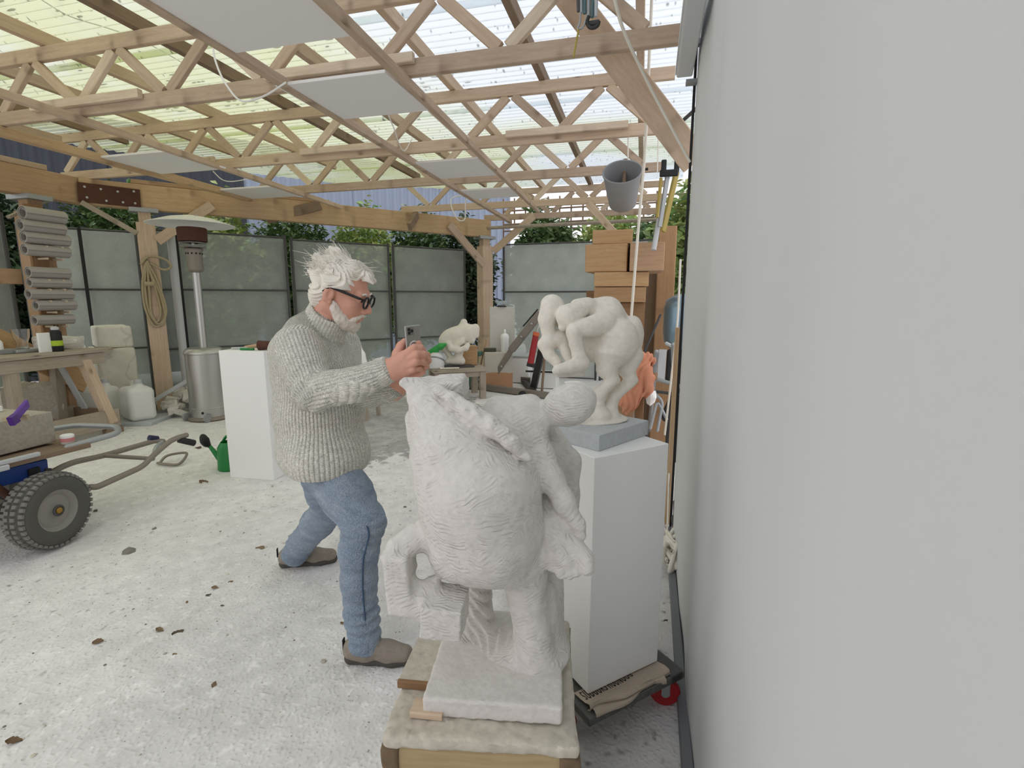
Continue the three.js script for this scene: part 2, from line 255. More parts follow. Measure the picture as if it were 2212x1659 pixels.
// ---------------------------------------------------------------- roof: translucent corrugated sheets
const RL = [[-4.9, -8.0], [-6.2, -7.3], [-7.0, -7.0], [-8.67, -5.5], [-9.8, -3.2]];
const roofLeft = (z) => { if (z > -4.9) return -9.2; for (let i = 1; i < 5; i++) if (z > RL[i][0]) return lerp(RL[i - 1][1], RL[i][1], (z - RL[i - 1][0]) / (RL[i][0] - RL[i - 1][0])); return -3.2; };
T.roof = texture(1024, 1024, (u, v) => {
  const x = u * 10 - 9.2, z = v * 14 - 10; const n = 0.6 * n3(x * 0.9, 5, z * 0.9) + 0.4 * n3(x * 3.5, 8, z * 6) + 0.25 * n3(x * 12, 4, z * 22);
  const moss = sstep(-1.4, -4.0, x + 1.1 * n) * (0.55 + 0.45 * sstep(-0.5, 0.4, n)), al = 0.35 * sstep(0.1, 0.5, n3(x * 0.7, 30, z * 0.7)) + moss;
  let c = mix3([236, 243, 247], [222, 228, 192], clamp(al, 0, 1)); const s = n3(x * 60, 3, z * 60); if (s > 0.86) c = c.map((k) => k * 0.62);
  return c;
});
{
  const roof = new THREE.Group(); roof.name = 'roof'; roof.userData = { kind: 'structure' }; scene.add(roof);
  const m = phys(0xffffff, 0.62, { map: T.roof, transmission: 0.8, thickness: 0, ior: 1.5, specularIntensity: 1 });
  let z = -9.75; const W = 0.98, per = 0.098;
  for (let s = 0; z < 1.0; s++, z += W) {
    const pos = [], uv = [], idx = [], n = Math.round((W + per) / per) * 8, cols = 6;
    for (let i = 0; i <= n; i++) { const zz = z + (i / 8) * per, y = 3.56 + (s % 2 ? 0.004 : 0) + 0.016 * Math.cos((i / 8) * Math.PI * 2), xl = roofLeft(z + W / 2) , x0 = z + W / 2 > -4.9 ? xl : roofLeft(Math.min(zz, -4.91)); for (let c = 0; c <= cols; c++) { const x = lerp(x0, 0.45, c / cols); pos.push(x, y, zz); uv.push((x + 9.2) / 10, (zz + 10) / 14); } }
    for (let i = 0; i < n; i++) for (let c = 0; c < cols; c++) { const a = i * (cols + 1) + c; idx.push(a, a + cols + 1, a + 1, a + 1, a + cols + 1, a + cols + 2); }
    const g = new THREE.BufferGeometry(); g.setAttribute('position', new THREE.Float32BufferAttribute(pos, 3)); g.setAttribute('uv', new THREE.Float32BufferAttribute(uv, 2)); g.setIndex(idx); g.computeVertexNormals();
    const o = struct('roofing_sheet', g, m, roof); o.castShadow = false;
  }
  // leaf litter lying on the roof, in the valleys of the sheets
  const g = new THREE.IcosahedronGeometry(1, 0), im = new THREE.InstancedMesh(g, std(0x2b2a24, 0.95), 420), q = new THREE.Quaternion(), mm = new THREE.Matrix4(); let k = 0;
  while (k < 420) { const zz = rr(-8, -2.6), x = rr(Math.max(-7.2, roofLeft(zz) + 0.3), -1.6 - rnd() * 1.2); const lap = zz - Math.round((zz + 9.75) / W) * W + 9.75; if (rnd() < 0.55 && Math.abs(lap) > 0.12) continue; if (n3(x * 1.4, 2, zz * 1.4) < -0.25) continue;
    q.setFromEuler(new THREE.Euler(0, rr(-0.2, 0.2), 0)); const l = rr(0.02, 0.05) * (rnd() < 0.1 ? 2 : 1); mm.compose(new THREE.Vector3(x, 3.58, Math.round(zz / per) * per), q, new THREE.Vector3(l, 0.006, rr(0.006, 0.013))); im.setMatrixAt(k++, mm); }
  im.name = 'leaf_litter'; im.userData = { label: 'dark clumps of leaf litter lying on the translucent corrugated roof', category: 'leaf litter', kind: 'stuff' }; scene.add(im);
  // thin bramble stem on the roof
  single('bramble_stem', 'thin dark bramble stem lying across the mossy roof at the left', 'stem', tube([[-4.288, 3.6, -3.033], [-4.327, 3.6, -3.241], [-4.226, 3.6, -3.441], [-4.154, 3.6, -3.648], [-4.189, 3.6, -4.217]], 0.004, 5, 40), M.darkgrey);
}
// ---------------------------------------------------------------- trusses, purlins, battens
const trussLabels = ['nearest wooden roof truss, running across the top of the picture', 'second wooden roof truss back, behind the nearest one', 'third wooden roof truss back from the camera', 'fourth wooden roof truss back from the camera', 'rearmost wooden roof truss above the back fence'];
[[-3.26, -8.2, 0.1, -0.064, 0.86], [-4.88, -6.95, 0.12, -0.03, 0.86], [-6.25, -5.45, 0.1, -0.14, 0.86], [-8.05, -4.05, 0.1, -0.1, 0.86], [-9.25, -3.0, 0.2, -0.05, 0.86]].forEach(([z, x0, x1, n0, s], i) => {
  const t = thing('roof_truss', trussLabels[i], 'roof truss', [(x0 + x1) / 2, 2.9, z], 'wooden roof trusses');
  part(t, 'bottom_chord', timber([x0, 2.95, z], [x1, 2.95, z], 0.048, 0.1), i % 2 ? M.spruce : M.spruce2);
  part(t, 'top_chord', timber([x0, 3.38, z], [x1, 3.38, z], 0.048, 0.1), M.spruce);
  for (let k = 0, x = n0; x > x0 - 0.2; k++, x -= s) {
    const m = [M.web, M.spruce, M.spruce2, M.spruce3];
    if (x - 0.43 > x0) part(t, 'web', timber([x - 0.03, 3.0, z + 0.001], [x - s / 2 + 0.03, 3.33, z + 0.001], 0.038, 0.075), m[(k + i) % 4]);
    if (x + s / 2 < x1 + 0.1) part(t, 'web', timber([x + 0.03, 3.0, z - 0.001], [x + s / 2 - 0.03, 3.33, z - 0.001], 0.038, 0.075), m[(k + i + 2) % 4]);
  }
  part(t, 'end_post', timber([x0 + 0.03, 3.0, z], [x0 + 0.03, 3.33, z], 0.038, 0.08), M.spruce2);
  if (i === 1 || i === 0) for (let k = 0; k < 3; k++) part(t, 'splice_board', timber([x0 + 1.2 + k * 2.2, 2.99 - 0.42 * (k % 2 - 1) * 0, z + 0.05], [x0 + 2.3 + k * 2.2, 2.99, z + 0.05], 0.04, 0.06), M.spruce3);
});
[-0.12, -0.98, -1.84, -2.78, -3.68, -4.6, -5.5, -6.4, -7.3].forEach((x, i) => {
  const zb = [-9.6, -9.6, -9.6, -9.0, -8.2, -7.2, -6.2, -5.4, -4.8][i];
  single('roof_purlin', ['roof purlin nearest the white wall', 'second roof purlin from the white wall', 'third roof purlin from the white wall', 'fourth roof purlin from the white wall', 'fifth roof purlin from the white wall', 'sixth roof purlin from the white wall', 'seventh roof purlin from the white wall', 'eighth roof purlin from the white wall', 'ninth roof purlin, leftmost under the mossy sheets'][i], 'purlin', timber([x + 0.04, 3.482, 0.5], [x - 0.12, 3.482, zb], 0.06, 0.1), [M.spruce2, M.oldwood, M.spruce][i % 3], 'roof purlins under the sheets');
});
const batten = (lab, a, b, w, h, m) => single('ceiling_batten', lab, 'batten', timber(a, b, w, h), m, 'long battens under the trusses');
batten('long batten carrying the white panels, the one nearer the white wall', [-1.46, 2.872, -0.6], [-1.79, 2.872, -8.3], 0.05, 0.055, M.spruce2);
batten('long batten carrying the white panels, second from the white wall', [-2.28, 2.872, -0.6], [-2.52, 2.872, -9.3], 0.06, 0.055, M.spruce2);
batten('long batten third from the white wall, beside the far left panels', [-4.2, 2.872, -1.0], [-4.62, 2.872, -7.2], 0.055, 0.055, M.spruce);
batten('leftmost long batten, below the far left truss ends', [-5.12, 2.86, -1.0], [-5.46, 2.86, -6.9], 0.085, 0.075, M.honey);
// white panels lying on the battens, with their cables
const ceilingPanel = (lab, x0, x1, z0, z1, y = 2.905) => { const t = thing('ceiling_panel', lab, 'panel', [(x0 + x1) / 2, y, (z0 + z1) / 2], 'flat white panels on the battens'); part(t, 'panel', rbox(x1 - x0, 0.02, z1 - z0, 0.004, (x0 + x1) / 2, y - 0.02, (z0 + z1) / 2), M.panel); part(t, 'back_box', rbox(0.16, 0.03, 0.1, 0.005, (x0 + x1) / 2, y + 0.006, z0 + 0.12), M.white); return t; };
ceilingPanel('large flat white panel nearest the camera, cut by the top edge of the picture', -2.34, -1.55, -2.62, -1.4, 2.886);
ceilingPanel('flat white panel in the upper middle, second from the camera', -2.41, -1.62, -3.72, -3.06, 2.886);
ceilingPanel('flat white panel in the middle under the third truss', -2.45, -1.7, -5.75, -5.05, 2.886);
ceilingPanel('small looking flat white panel farthest back in the middle row', -2.48, -1.74, -7.0, -6.45, 2.886);
ceilingPanel('flat white panel at the left between the leftmost battens', -5.3, -4.42, -4.74, -4.06, 2.886);
ceilingPanel('flat white panel above the patio heater at the left', -5.38, -4.55, -6.2, -5.6, 2.886);
const cable = (lab, pts, r = 0.006) => single('white_cable', lab, 'cable', tube(pts, r, 6, 60), M.cable);
cable('white cable looping down beside the nearest truss at upper left', [[-2.814, 3.183, -3], [-2.713, 2.98, -2.9], [-2.596, 2.802, -2.85], [-2.496, 2.705, -2.85], [-2.39, 2.734, -2.9], [-2.281, 2.845, -3]]);
cable('white cable hanging in a loop above the corner post', [[-2.2, 2.88, -6.9], [-2.717, 2.854, -6.9], [-2.601, 2.565, -6.85], [-2.513, 2.562, -6.85], [-2.461, 2.863, -6.85], [-1.95, 2.88, -6.8]], 0.008);
cable('thin white cable behind the second white panel', [[-2.066, 2.951, -3.9], [-2.173, 2.949, -4.2], [-2.36, 2.915, -4.8], [-2.307, 3.03, -4.85]], 0.005);
cable('white cable by the panel at the left', [[-5.135, 3.003, -5.3], [-5.011, 2.901, -5.3], [-4.88, 2.873, -5.3], [-4.668, 2.919, -5.4]], 0.005);

// ---------------------------------------------------------------- perimeter beams, posts and braces
const B0 = [-6.62, 2.75, -4.82], B1 = [-2.92, 2.75, -9.25], bd = V(B1).sub(V(B0)).normalize();
const along = (s, y = 2.75, off = 0) => [B0[0] + bd.x * s + bd.z * off * 1, y, B0[2] + bd.z * s - bd.x * off * 1]; // off > 0: outwards
{
  const b = thing('eaves_beam', 'heavy honey coloured timber beam running to the corner post', 'beam', [-4.8, 2.6, -7]);
  part(b, 'beam', timber(B0, B1, 0.14, 0.3), M.honey); part(b, 'cap_board', timber(along(0.5, 2.93, -0.03), along(2.9, 2.93, -0.03), 0.05, 0.05), M.honey2);
  const c = thing('eaves_beam', 'heavy timber beam at the far left above the rolled sheets', 'beam', [-6.75, 2.6, -3]);
  part(c, 'beam', timber([-6.72, 2.76, -0.5], [-6.66, 2.76, -4.86], 0.14, 0.3), M.honey2); part(c, 'cap_board', timber([-6.7, 2.95, -1], [-6.66, 2.95, -4.5], 0.06, 0.06), M.spruce2);
  for (const z of [-2.4, -3.6]) part(c, 'stub_post', timber([-6.66, 2.9, z], [-6.66, 3.3, z], 0.07, 0.09, [1, 0, 0]), M.spruce2);
  part(c, 'wall_plate', timber([-6.68, 3.3, -1], [-6.66, 3.3, -4.7], 0.07, 0.09), M.spruce);
  const p = thing('splice_plate', 'rusty brown steel plate bolted across the joint of the beams', 'plate', along(0.0, 2.62));
  part(p, 'plate', timber(along(-0.02, 2.74, -0.085), along(0.58, 2.72, -0.085), 0.012, 0.22, [0, 1, 0], 0.002), M.rust);
  for (const [s, y] of [[0.05, 2.8], [0.2, 2.79], [0.36, 2.78], [0.52, 2.8], [0.06, 2.68], [0.24, 2.66], [0.4, 2.66], [0.52, 2.66]]) part(p, 'bolt', new THREE.SphereGeometry(0.014, 8, 6).translate(...along(s, y, -0.095)), M.palegrey);
}
const post = (lab, x, z, top, w, m, ry = 0) => { const t = thing('timber_post', lab, 'post', [x, 0, z]); const up = [Math.sin(ry), 0, Math.cos(ry)]; part(t, 'shaft', timber([x, 0.02, z], [x, top - 0.16, z], w, w, up, 0.008), m); part(t, 'neck', timber([x, top - 0.17, z], [x, top, z], w * 0.66, w * 0.66, up), m); part(t, 'top_plate', at(new THREE.BoxGeometry(w * 1.5, 0.05, w * 1.1), [x, top - 0.01, z], ry), M.galv); part(t, 'shoe', at(new THREE.BoxGeometry(w * 1.1, 0.04, w * 1.1), [x, 0.02, z], ry), M.galv); return t; };
const A = -Math.atan2(bd.z, bd.x);
const PL = along(0.6, 0), PC = along(5.68, 0), PF = [-6.66, 0, -4.3];
const pl = post('honey timber post with a coil of rope hanging on it', PL[0], PL[2], 2.6, 0.2, M.spruce, A);
const pc = post('timber post at the back corner, between the two grey fences', PC[0], PC[2], 2.6, 0.22, M.spruce, A);
const pfp = post('far left timber post carrying the rolled grey sheets', PF[0], PF[2], 2.6, 0.22, M.honey2, 0);
const brace = (p, lab, a, b, w = 0.05, h = 0.11, m = M.spruce, up) => single('knee_brace', lab, 'brace', timber(a, b, w, h, up), m);
const out3 = (s, y, o = -0.1) => along(s, y, o);
brace(pl, 'knee brace rising right from the roped post, behind the heater hood', out3(0.7, 2.22), out3(1.35, 2.72), 0.05, 0.12, M.spruce);
brace(pl, 'thin grey knee brace rising left from the roped post', out3(0.5, 2.3), out3(0.0, 2.62), 0.03, 0.06, M.dusty);
brace(pl, 'brown brace end butting the beam in the middle', [-5.35, 2.62, -6.4], along(2.75, 2.86, -0.12), 0.06, 0.14, M.oldwood);
brace(pc, 'brace end on the beam left of the corner post', along(4.05, 2.62, -0.35), along(4.3, 2.86, -0.1), 0.06, 0.12, M.oldwood);
brace(pc, 'knee brace rising left from the corner post', out3(5.6, 2.1), out3(4.9, 2.75), 0.06, 0.13, M.spruce2);
brace(pc, 'knee brace rising right from the corner post', [-2.82, 2.35, -9.2], [-2.05, 2.95, -9.2], 0.05, 0.12, M.spruce);
brace(pfp, 'diagonal brace at the far left, left of the rolled sheets', [-6.62, 2.2, -3.9], [-6.62, 2.75, -3.1], 0.1, 0.14, M.honey2, [1, 0, 0]);
brace(pfp, 'thin grey brace behind the top rolled sheet', [-6.62, 2.35, -4.05], [-6.62, 2.62, -4.5], 0.03, 0.06, M.dusty, [1, 0, 0]);
single('back_rail', 'thin weathered pole across the back under the trusses', 'pole', rod([-2.9, 2.76, -9.15], [0.1, 2.76, -8.9], 0.03), M.dusty);
// big slanted board from the wall up behind the nearest truss
single('slanted_board', 'wide slanted timber board at upper right, behind the nearest truss', 'board', timber([0.2315, 2.328, -3.5], [-0.642, 3.448, -3.5], 0.05, 0.17, [0.6, 0.7, 0.25]), M.spruce);
single('wall_post', 'pale timber post at the far end of the white wall', 'post', timber([0.24, 0, -3.55], [0.24, 3.4, -3.55], 0.09, 0.09), M.spruce3);
brace(null, 'long brace dropping to the timber stack at the back right', [-0.9652, 2.899, -8], [-0.4247, 2.313, -7.8], 0.04, 0.1, M.spruce);
// ---------------------------------------------------------------- scrim fences
T.scrim = texture(256, 256, (u, v) => { const t = 226 + 26 * (pf(u, v, 6, 4, 2) - 0.5) + 16 * (pn(u * 128, v * 128, 128, 4) - 0.5); return [t - 4, t + 1, t - 2]; });
const scrimM = phys(0xf0f3f1, 0.3, { map: T.scrim, transmission: 0.58, thickness: 0, ior: 1.1, specularIntensity: 0.2 });
const scrimPale = phys(0xeef2f2, 0.5, { map: T.scrim, transmission: 0.3, thickness: 0, ior: 1.1, specularIntensity: 0.2 });
function fencePanel(lab, a, b, h, m, rails = [0.03, 0.8, 1.62, 1], strap = true) {
  const d = V(b).sub(V(a)), L = d.length(); d.normalize(); const n = new THREE.Vector3(-d.z, 0, d.x), t = thing('fence_panel', lab, 'fence panel', [(a[0] + b[0]) / 2, 0, (a[2] + b[2]) / 2], 'scrim covered fence panels');
  const nx = 24, ny = 24, pos = [], uv = [], idx = [], sd = rnd() * 9;
  for (let j = 0; j <= ny; j++) for (let i = 0; i <= nx; i++) { const u = i / nx, v = j / ny; const e = Math.sin(Math.PI * u) * Math.sin(Math.PI * v); const o = -0.03 + 0.05 * e * n3(u * 4 + sd, v * 3, sd) + 0.02 * e * n3(u * 9 + sd + v * 7, v * 5, sd + 4); const y = 0.04 + v * (h - 0.05) - (j === ny ? 0.012 * Math.abs(Math.sin(u * Math.PI * 6)) : 0); pos.push(a[0] + d.x * L * u + n.x * o, y, a[2] + d.z * L * u + n.z * o); uv.push(u * L, v * h); }
  for (let j = 0; j < ny; j++) for (let i = 0; i < nx; i++) { const q = j * (nx + 1) + i; idx.push(q, q + 1, q + nx + 1, q + 1, q + nx + 2, q + nx + 1); }
  const g = new THREE.BufferGeometry(); g.setAttribute('position', new THREE.Float32BufferAttribute(pos, 3)); g.setAttribute('uv', new THREE.Float32BufferAttribute(uv, 2)); g.setIndex(idx); g.computeVertexNormals(); part(t, 'scrim', g, m);
  const P = (s, y, o = 0.0) => [a[0] + d.x * s + n.x * o, y, a[2] + d.z * s + n.z * o];
  for (const s of [0.02, L - 0.02]) part(t, 'upright', rod(P(s, 0, 0.02), P(s, h + 0.03, 0.02), 0.02), M.darkgrey);
  for (const y of rails) part(t, 'rail', rod(P(0, y === 1 ? h - 0.01 : y, 0.02), P(L, y === 1 ? h - 0.01 : y, 0.02), 0.014), M.darkgrey);
  if (strap) part(t, 'strap', timber(P(L * (strap === 2 ? 0.5 : 0.16), 0.1, 0.05), P(L * (strap === 2 ? 0.5 : 0.16), h, 0.05), 0.006, 0.04, [d.x, 0, d.z], 0.001), M.black);
  return t;
}
const fo = 0.42;
fencePanel('grey scrim fence panel left of the roped post', along(-0.75, 0, 0.9), along(0.5, 0, 0.9), 2.42, scrimPale, [0.03, 0.8, 1.62, 1], 2);
fencePanel('grey scrim fence panel right of the roped post, behind the patio heater', along(0.66, 0, fo), along(2.35, 0, fo), 2.42, scrimM);
fencePanel('grey scrim fence panel behind the man, in the middle of the fence', along(2.4, 0, fo), along(4.0, 0, fo), 2.4, scrimM, [0.03, 0.8, 1.62, 1], false);
fencePanel('grey scrim fence panel just left of the corner post', along(4.05, 0, fo), along(5.5, 0, fo), 2.4, scrimM, [0.03, 0.8, 1.62, 1], false);
fencePanel('pale scrim fence panel right of the corner post, behind the sculptures', [-2.72, 0, -9.5], [-0.9, 0, -9.42], 2.5, scrimPale, [0.03, 1.62, 1], false);
fencePanel('pale scrim fence panel at the back, partly behind the stacked timbers', [-0.86, 0, -9.42], [0.7, 0, -9.35], 2.5, scrimPale, [0.03, 1], false);
fencePanel('grey scrim sheet at the far left edge, behind the rolled sheets', [-7.3, 0, -2.2], [-7.3, 0, -4.4], 2.45, scrimM, [0.03, 1], false);
single('water_pipe', 'pale grey pipe standing behind the roped post', 'pipe', rod(along(0.86, 0, 0.1), along(0.86, 2.5, 0.1), 0.05), M.palegrey);
// ---------------------------------------------------------------- hedge, shed and trellis outside
{
  const leaf = new THREE.BufferGeometry(); leaf.setAttribute('position', new THREE.Float32BufferAttribute([0, 0, 0, 0.5, 0.12, 0.28, 1, 0, 0, 0.5, -0.02, 0, 0.5, 0.12, -0.28], 3)); leaf.setIndex([0, 1, 3, 1, 2, 3, 0, 3, 4, 3, 2, 4]); const lg = leaf.toNonIndexed(); lg.computeVertexNormals();
  const lm = phys(0xffffff, 0.55, { transmission: 0.3, thickness: 0, side: THREE.DoubleSide }), dummy = new THREE.Object3D(), col = new THREE.Color();
  const shrub = (lab, x, z, rx, ry, rz, y0, n, tone, size = 0.1) => {
    const t = thing('hedge_shrub', lab, 'shrub', [x, 0, z], 'shrubs behind the fence'); const im = new THREE.InstancedMesh(lg, lm, n);
    for (let i = 0; i < n; i++) { const a = rr(0, 6.283), c = rr(-1, 1), r = Math.pow(rnd(), 0.35) * (0.8 + 0.3 * n3(x + Math.cos(a) * 2, c * 3, z + Math.sin(a) * 2)), s = Math.sqrt(1 - c * c); dummy.position.set(Math.cos(a) * s * r * rx, y0 + ry * c * r, Math.sin(a) * s * r * rz); dummy.rotation.set(rr(-0.9, 0.9), rr(0, 6.28), rr(-0.9, 0.5)); dummy.scale.setScalar(size * rr(0.6, 1.4)); dummy.updateMatrix(); im.setMatrixAt(i, dummy.matrix); const g = rr(0.6, 1.25); im.setColorAt(i, col.setRGB(tone[0] * g * rr(0.8, 1.3), tone[1] * g, tone[2] * g)); }
    im.name = 'foliage'; im.userData = { kind: 'stuff' }; im.castShadow = im.receiveShadow = true; t.add(im);
    local(t, 'stem', rod([0, 0, 0], [0.1, y0, 0], 0.06, 0.03), M.oldwood);
    for (let k = 0; k < 3; k++) local(t, 'branch', rod([0, y0 * 0.5, 0], [rr(-0.6, 0.6) * rx, y0 + ry * 0.4, rr(-0.5, 0.5) * rz], 0.03, 0.012), M.oldwood);
  };
  const D1 = [0.12, 0.21, 0.07], D2 = [0.38, 0.5, 0.17], D3 = [0.06, 0.11, 0.05];
  const S = (s, o) => along(s, 0, o);
  [[-1.2, 1.5, D3, 'dark shrub at the far left behind the rolled sheets'], [0.2, 1.5, D1, 'shrub behind the roped post'], [1.6, 1.5, D2, 'light green shrub behind the patio heater'], [2.9, 1.6, D1, 'dark shrub right of the patio heater, behind the fence'], [4.1, 1.5, D2, 'light green shrub behind the fence near the man'], [5.3, 1.5, D1, 'dark shrub behind the fence left of the corner post'], [6.3, 1.3, D3, 'dark shrub straight behind the corner post']].forEach(([s, o, c, lab]) => { const p = S(s, o + 0.65); shrub(lab, p[0], p[2], 1.05, 1.75, 1.0, 1.75, 9000, c, 0.12); });
  [[-2.2, -11.2, D1, 'dark broad shrub right of the corner post'], [-0.9, -11.4, D2, 'bright green shrub in the middle behind the back fence'], [0.3, -11.2, D1, 'dark shrub behind the stacked timbers'], [0.95, -7.6, [0.3, 0.42, 0.14], 'bright yellow green shrub at the right edge by the white wall']].forEach(([x, z, c, lab], i) => shrub(lab, x, z, 1.1, i === 3 ? 1.9 : 1.85, 1.0, 1.75, 11000, c, 0.15));
  // blue corrugated shed
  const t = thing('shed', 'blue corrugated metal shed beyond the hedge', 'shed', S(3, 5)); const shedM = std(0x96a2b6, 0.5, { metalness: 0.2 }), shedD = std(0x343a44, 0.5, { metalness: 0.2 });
  const corr = (s0, s1, y0, y1, o) => { const n = Math.round((s1 - s0) / 0.05), pos = [], idx = []; for (let i = 0; i <= n; i++) { const s = lerp(s0, s1, i / n), w = o + 0.03 * (i % 4 < 2 ? 1 : 0); for (const y of [y0, y1]) pos.push(...S(s, w).map((v, k) => (k === 1 ? y : v))); } for (let i = 0; i < n; i++) { const a = i * 2; idx.push(a, a + 2, a + 1, a + 1, a + 2, a + 3); } const g = new THREE.BufferGeometry(); g.setAttribute('position', new THREE.Float32BufferAttribute(pos, 3)); g.setIndex(idx); const q = g.toNonIndexed(); q.computeVertexNormals(); return q; };
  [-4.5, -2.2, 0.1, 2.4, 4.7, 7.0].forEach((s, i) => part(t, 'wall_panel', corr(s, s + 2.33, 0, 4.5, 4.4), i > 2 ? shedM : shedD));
  part(t, 'fascia', timber(S(-4.6, 4.3).map((v, k) => (k === 1 ? 4.58 : v)), S(9.4, 4.3).map((v, k) => (k === 1 ? 4.58 : v)), 0.06, 0.16), M.oldwood);
  part(t, 'roof_slope', timber(S(-4.6, 5.6).map((v, k) => (k === 1 ? 4.7 : v)), S(9.4, 5.6).map((v, k) => (k === 1 ? 4.7 : v)), 2.8, 0.06), std(0x77787a, 0.8));
  // trellis
  const q = thing('trellis', 'dark weathered trellis of crossed bars above the back hedge', 'trellis', [-1.3, 2.9, -11.9]);
  for (let k = 0; k < 5; k++) part(q, 'bar', rod([-3.4, 3.05 + k * 0.15, -11.9], [0.9, 3.1 + k * 0.15, -11.9], 0.018), M.oldwood);
  for (let k = 0; k < 17; k++) part(q, 'upright_bar', rod([-3.4 + k * 0.265, k % 4 ? 2.95 : 0, -11.92], [-3.4 + k * 0.265, 3.78, -11.92], 0.018), M.oldwood);
}

// ---------------------------------------------------------------- near sculpture on its concrete block
{
  const b = thing('concrete_block', 'rough concrete block set on a timber stand, under the near sculpture', 'block', [-0.35, 0, -1.22]);
  // block top outline, slightly irregular, chipped edges
  const c0 = [-0.5575, 0.5, -0.9308], c1 = [-0.1152, 0.5, -1.02], c2 = [-0.2092, 0.5, -1.478], c3 = [-0.6388, 0.5, -1.31];
  const cx = (c0[0] + c1[0] + c2[0] + c3[0]) / 4, cz = (c0[2] + c1[2] + c2[2] + c3[2]) / 4, ry = Math.atan2(-(c1[2] - c0[2]), c1[0] - c0[0]);
  const w = Math.hypot(c1[0] - c0[0], c1[2] - c0[2]), dd = Math.hypot(c2[0] - c1[0], c2[2] - c1[2]);
  const g = sculpt([sBox([cx, 0.484, cz], [w / 2, 0.016, dd / 2], [0, ry, 0], 0.01, 0.008)], 0.008, (x, y, z) => 0.004 * n3(x * 14, y * 14, z * 14) + 0.006 * Math.min(0, n3(x * 9, y * 9, z * 9) + 0.2) + 0.0025 * n3(x * 60, y * 60, z * 60) - 0.007 * Math.max(0, 1 - Math.abs((x + 0.35) * 0.9 + (z + 1.1) * 1.1 + 0.05 * n3(x * 12, 0, z * 12)) / 0.006) * sstep(-1.02, -1.1, z * -1 - 2.1), 0.014);
  part(b, 'slab', skinUV(g), M.concrete);
  const T2 = (x, y, z) => { const s = Math.sin(ry), c = Math.cos(ry); return [cx + x * c + z * s, y, cz - x * s + z * c]; };
  // timber carcass below: a recessed board face between two rough bark-edged uprights
  part(b, 'face_board', timber(T2(-w / 2 + 0.03, 0.235, dd / 2 - 0.02), T2(w / 2 - 0.03, 0.235, dd / 2 - 0.02), 0.03, 0.468), WOOD(0xc2b08a));
  part(b, 'back_board', timber(T2(-w / 2 + 0.04, 0.2, -dd / 2 + 0.02), T2(w / 2 - 0.035, 0.2, -dd / 2 + 0.02), 0.03, 0.44), M.dusty);
  for (const [x, z] of [[-1, 1], [1, 1], [-1, -1], [1, -1]]) part(b, 'rough_upright', skinUV(sculpt([sBox(T2(x * (w / 2 - 0.017), 0.233, z * (dd / 2 - 0.017)), [0.022, 0.24, 0.022], [0, ry, 0], 0.01, 0.004)], 0.007, (X, Y, Z) => 0.006 * n3(X * 30, Y * 18, Z * 30), 0.008)), std(0x7d6a55, 0.95, { map: T.concrete, bumpMap: T.grain, bumpScale: 0.006 }));
  for (const s of [-1, 1]) part(b, 'side_board', timber(T2(s * (w / 2 - 0.02), 0.2, -dd / 2 + 0.04), T2(s * (w / 2 - 0.02), 0.2, dd / 2 - 0.04), 0.02, 0.42), M.dusty);
  single('wooden_wedge', 'small wooden wedge under the front left corner of the near sculpture', 'wedge', timber([-0.5198, 0.51, -1], [-0.4413, 0.51, -1.011], 0.05, 0.018), M.spruce);
  const q0 = [-0.5934, 0.512, -1.07], q1 = [-0.5025, 0.512, -1.081], q2 = [-0.5543, 0.512, -1.292], q3 = [-0.6232, 0.512, -1.287], pos = []; const mid4 = (a) => [...a]; const qs = [q0, q1, q2, q3], lowq = qs.map((q) => [q[0], 0.5, q[2]]), topq = qs.map((q) => [q[0], 0.518, q[2]]);
  const tri = (a, b, c) => pos.push(...a, ...b, ...c); tri(topq[0], topq[1], topq[2]); tri(topq[0], topq[2], topq[3]); for (let k = 0; k < 4; k++) { const n = (k + 1) % 4; tri(lowq[k], lowq[n], topq[n]); tri(lowq[k], topq[n], topq[k]); } tri(lowq[0], lowq[2], lowq[1]); tri(lowq[0], lowq[3], lowq[2]);
  const fg = new THREE.BufferGeometry(); fg.setAttribute('position', new THREE.Float32BufferAttribute(pos, 3)); fg.computeVertexNormals(); single('stone_tile', 'flat pale stone tile on the block, left of the near sculpture', 'tile', boxUV(fg), M.concrete);
  single('brown_strip', 'dark brown strip of wood at the front of the flat stone tile', 'strip', timber([-0.5923, 0.51, -1.063], [-0.509, 0.51, -1.075], 0.012, 0.022), M.oak2);
}
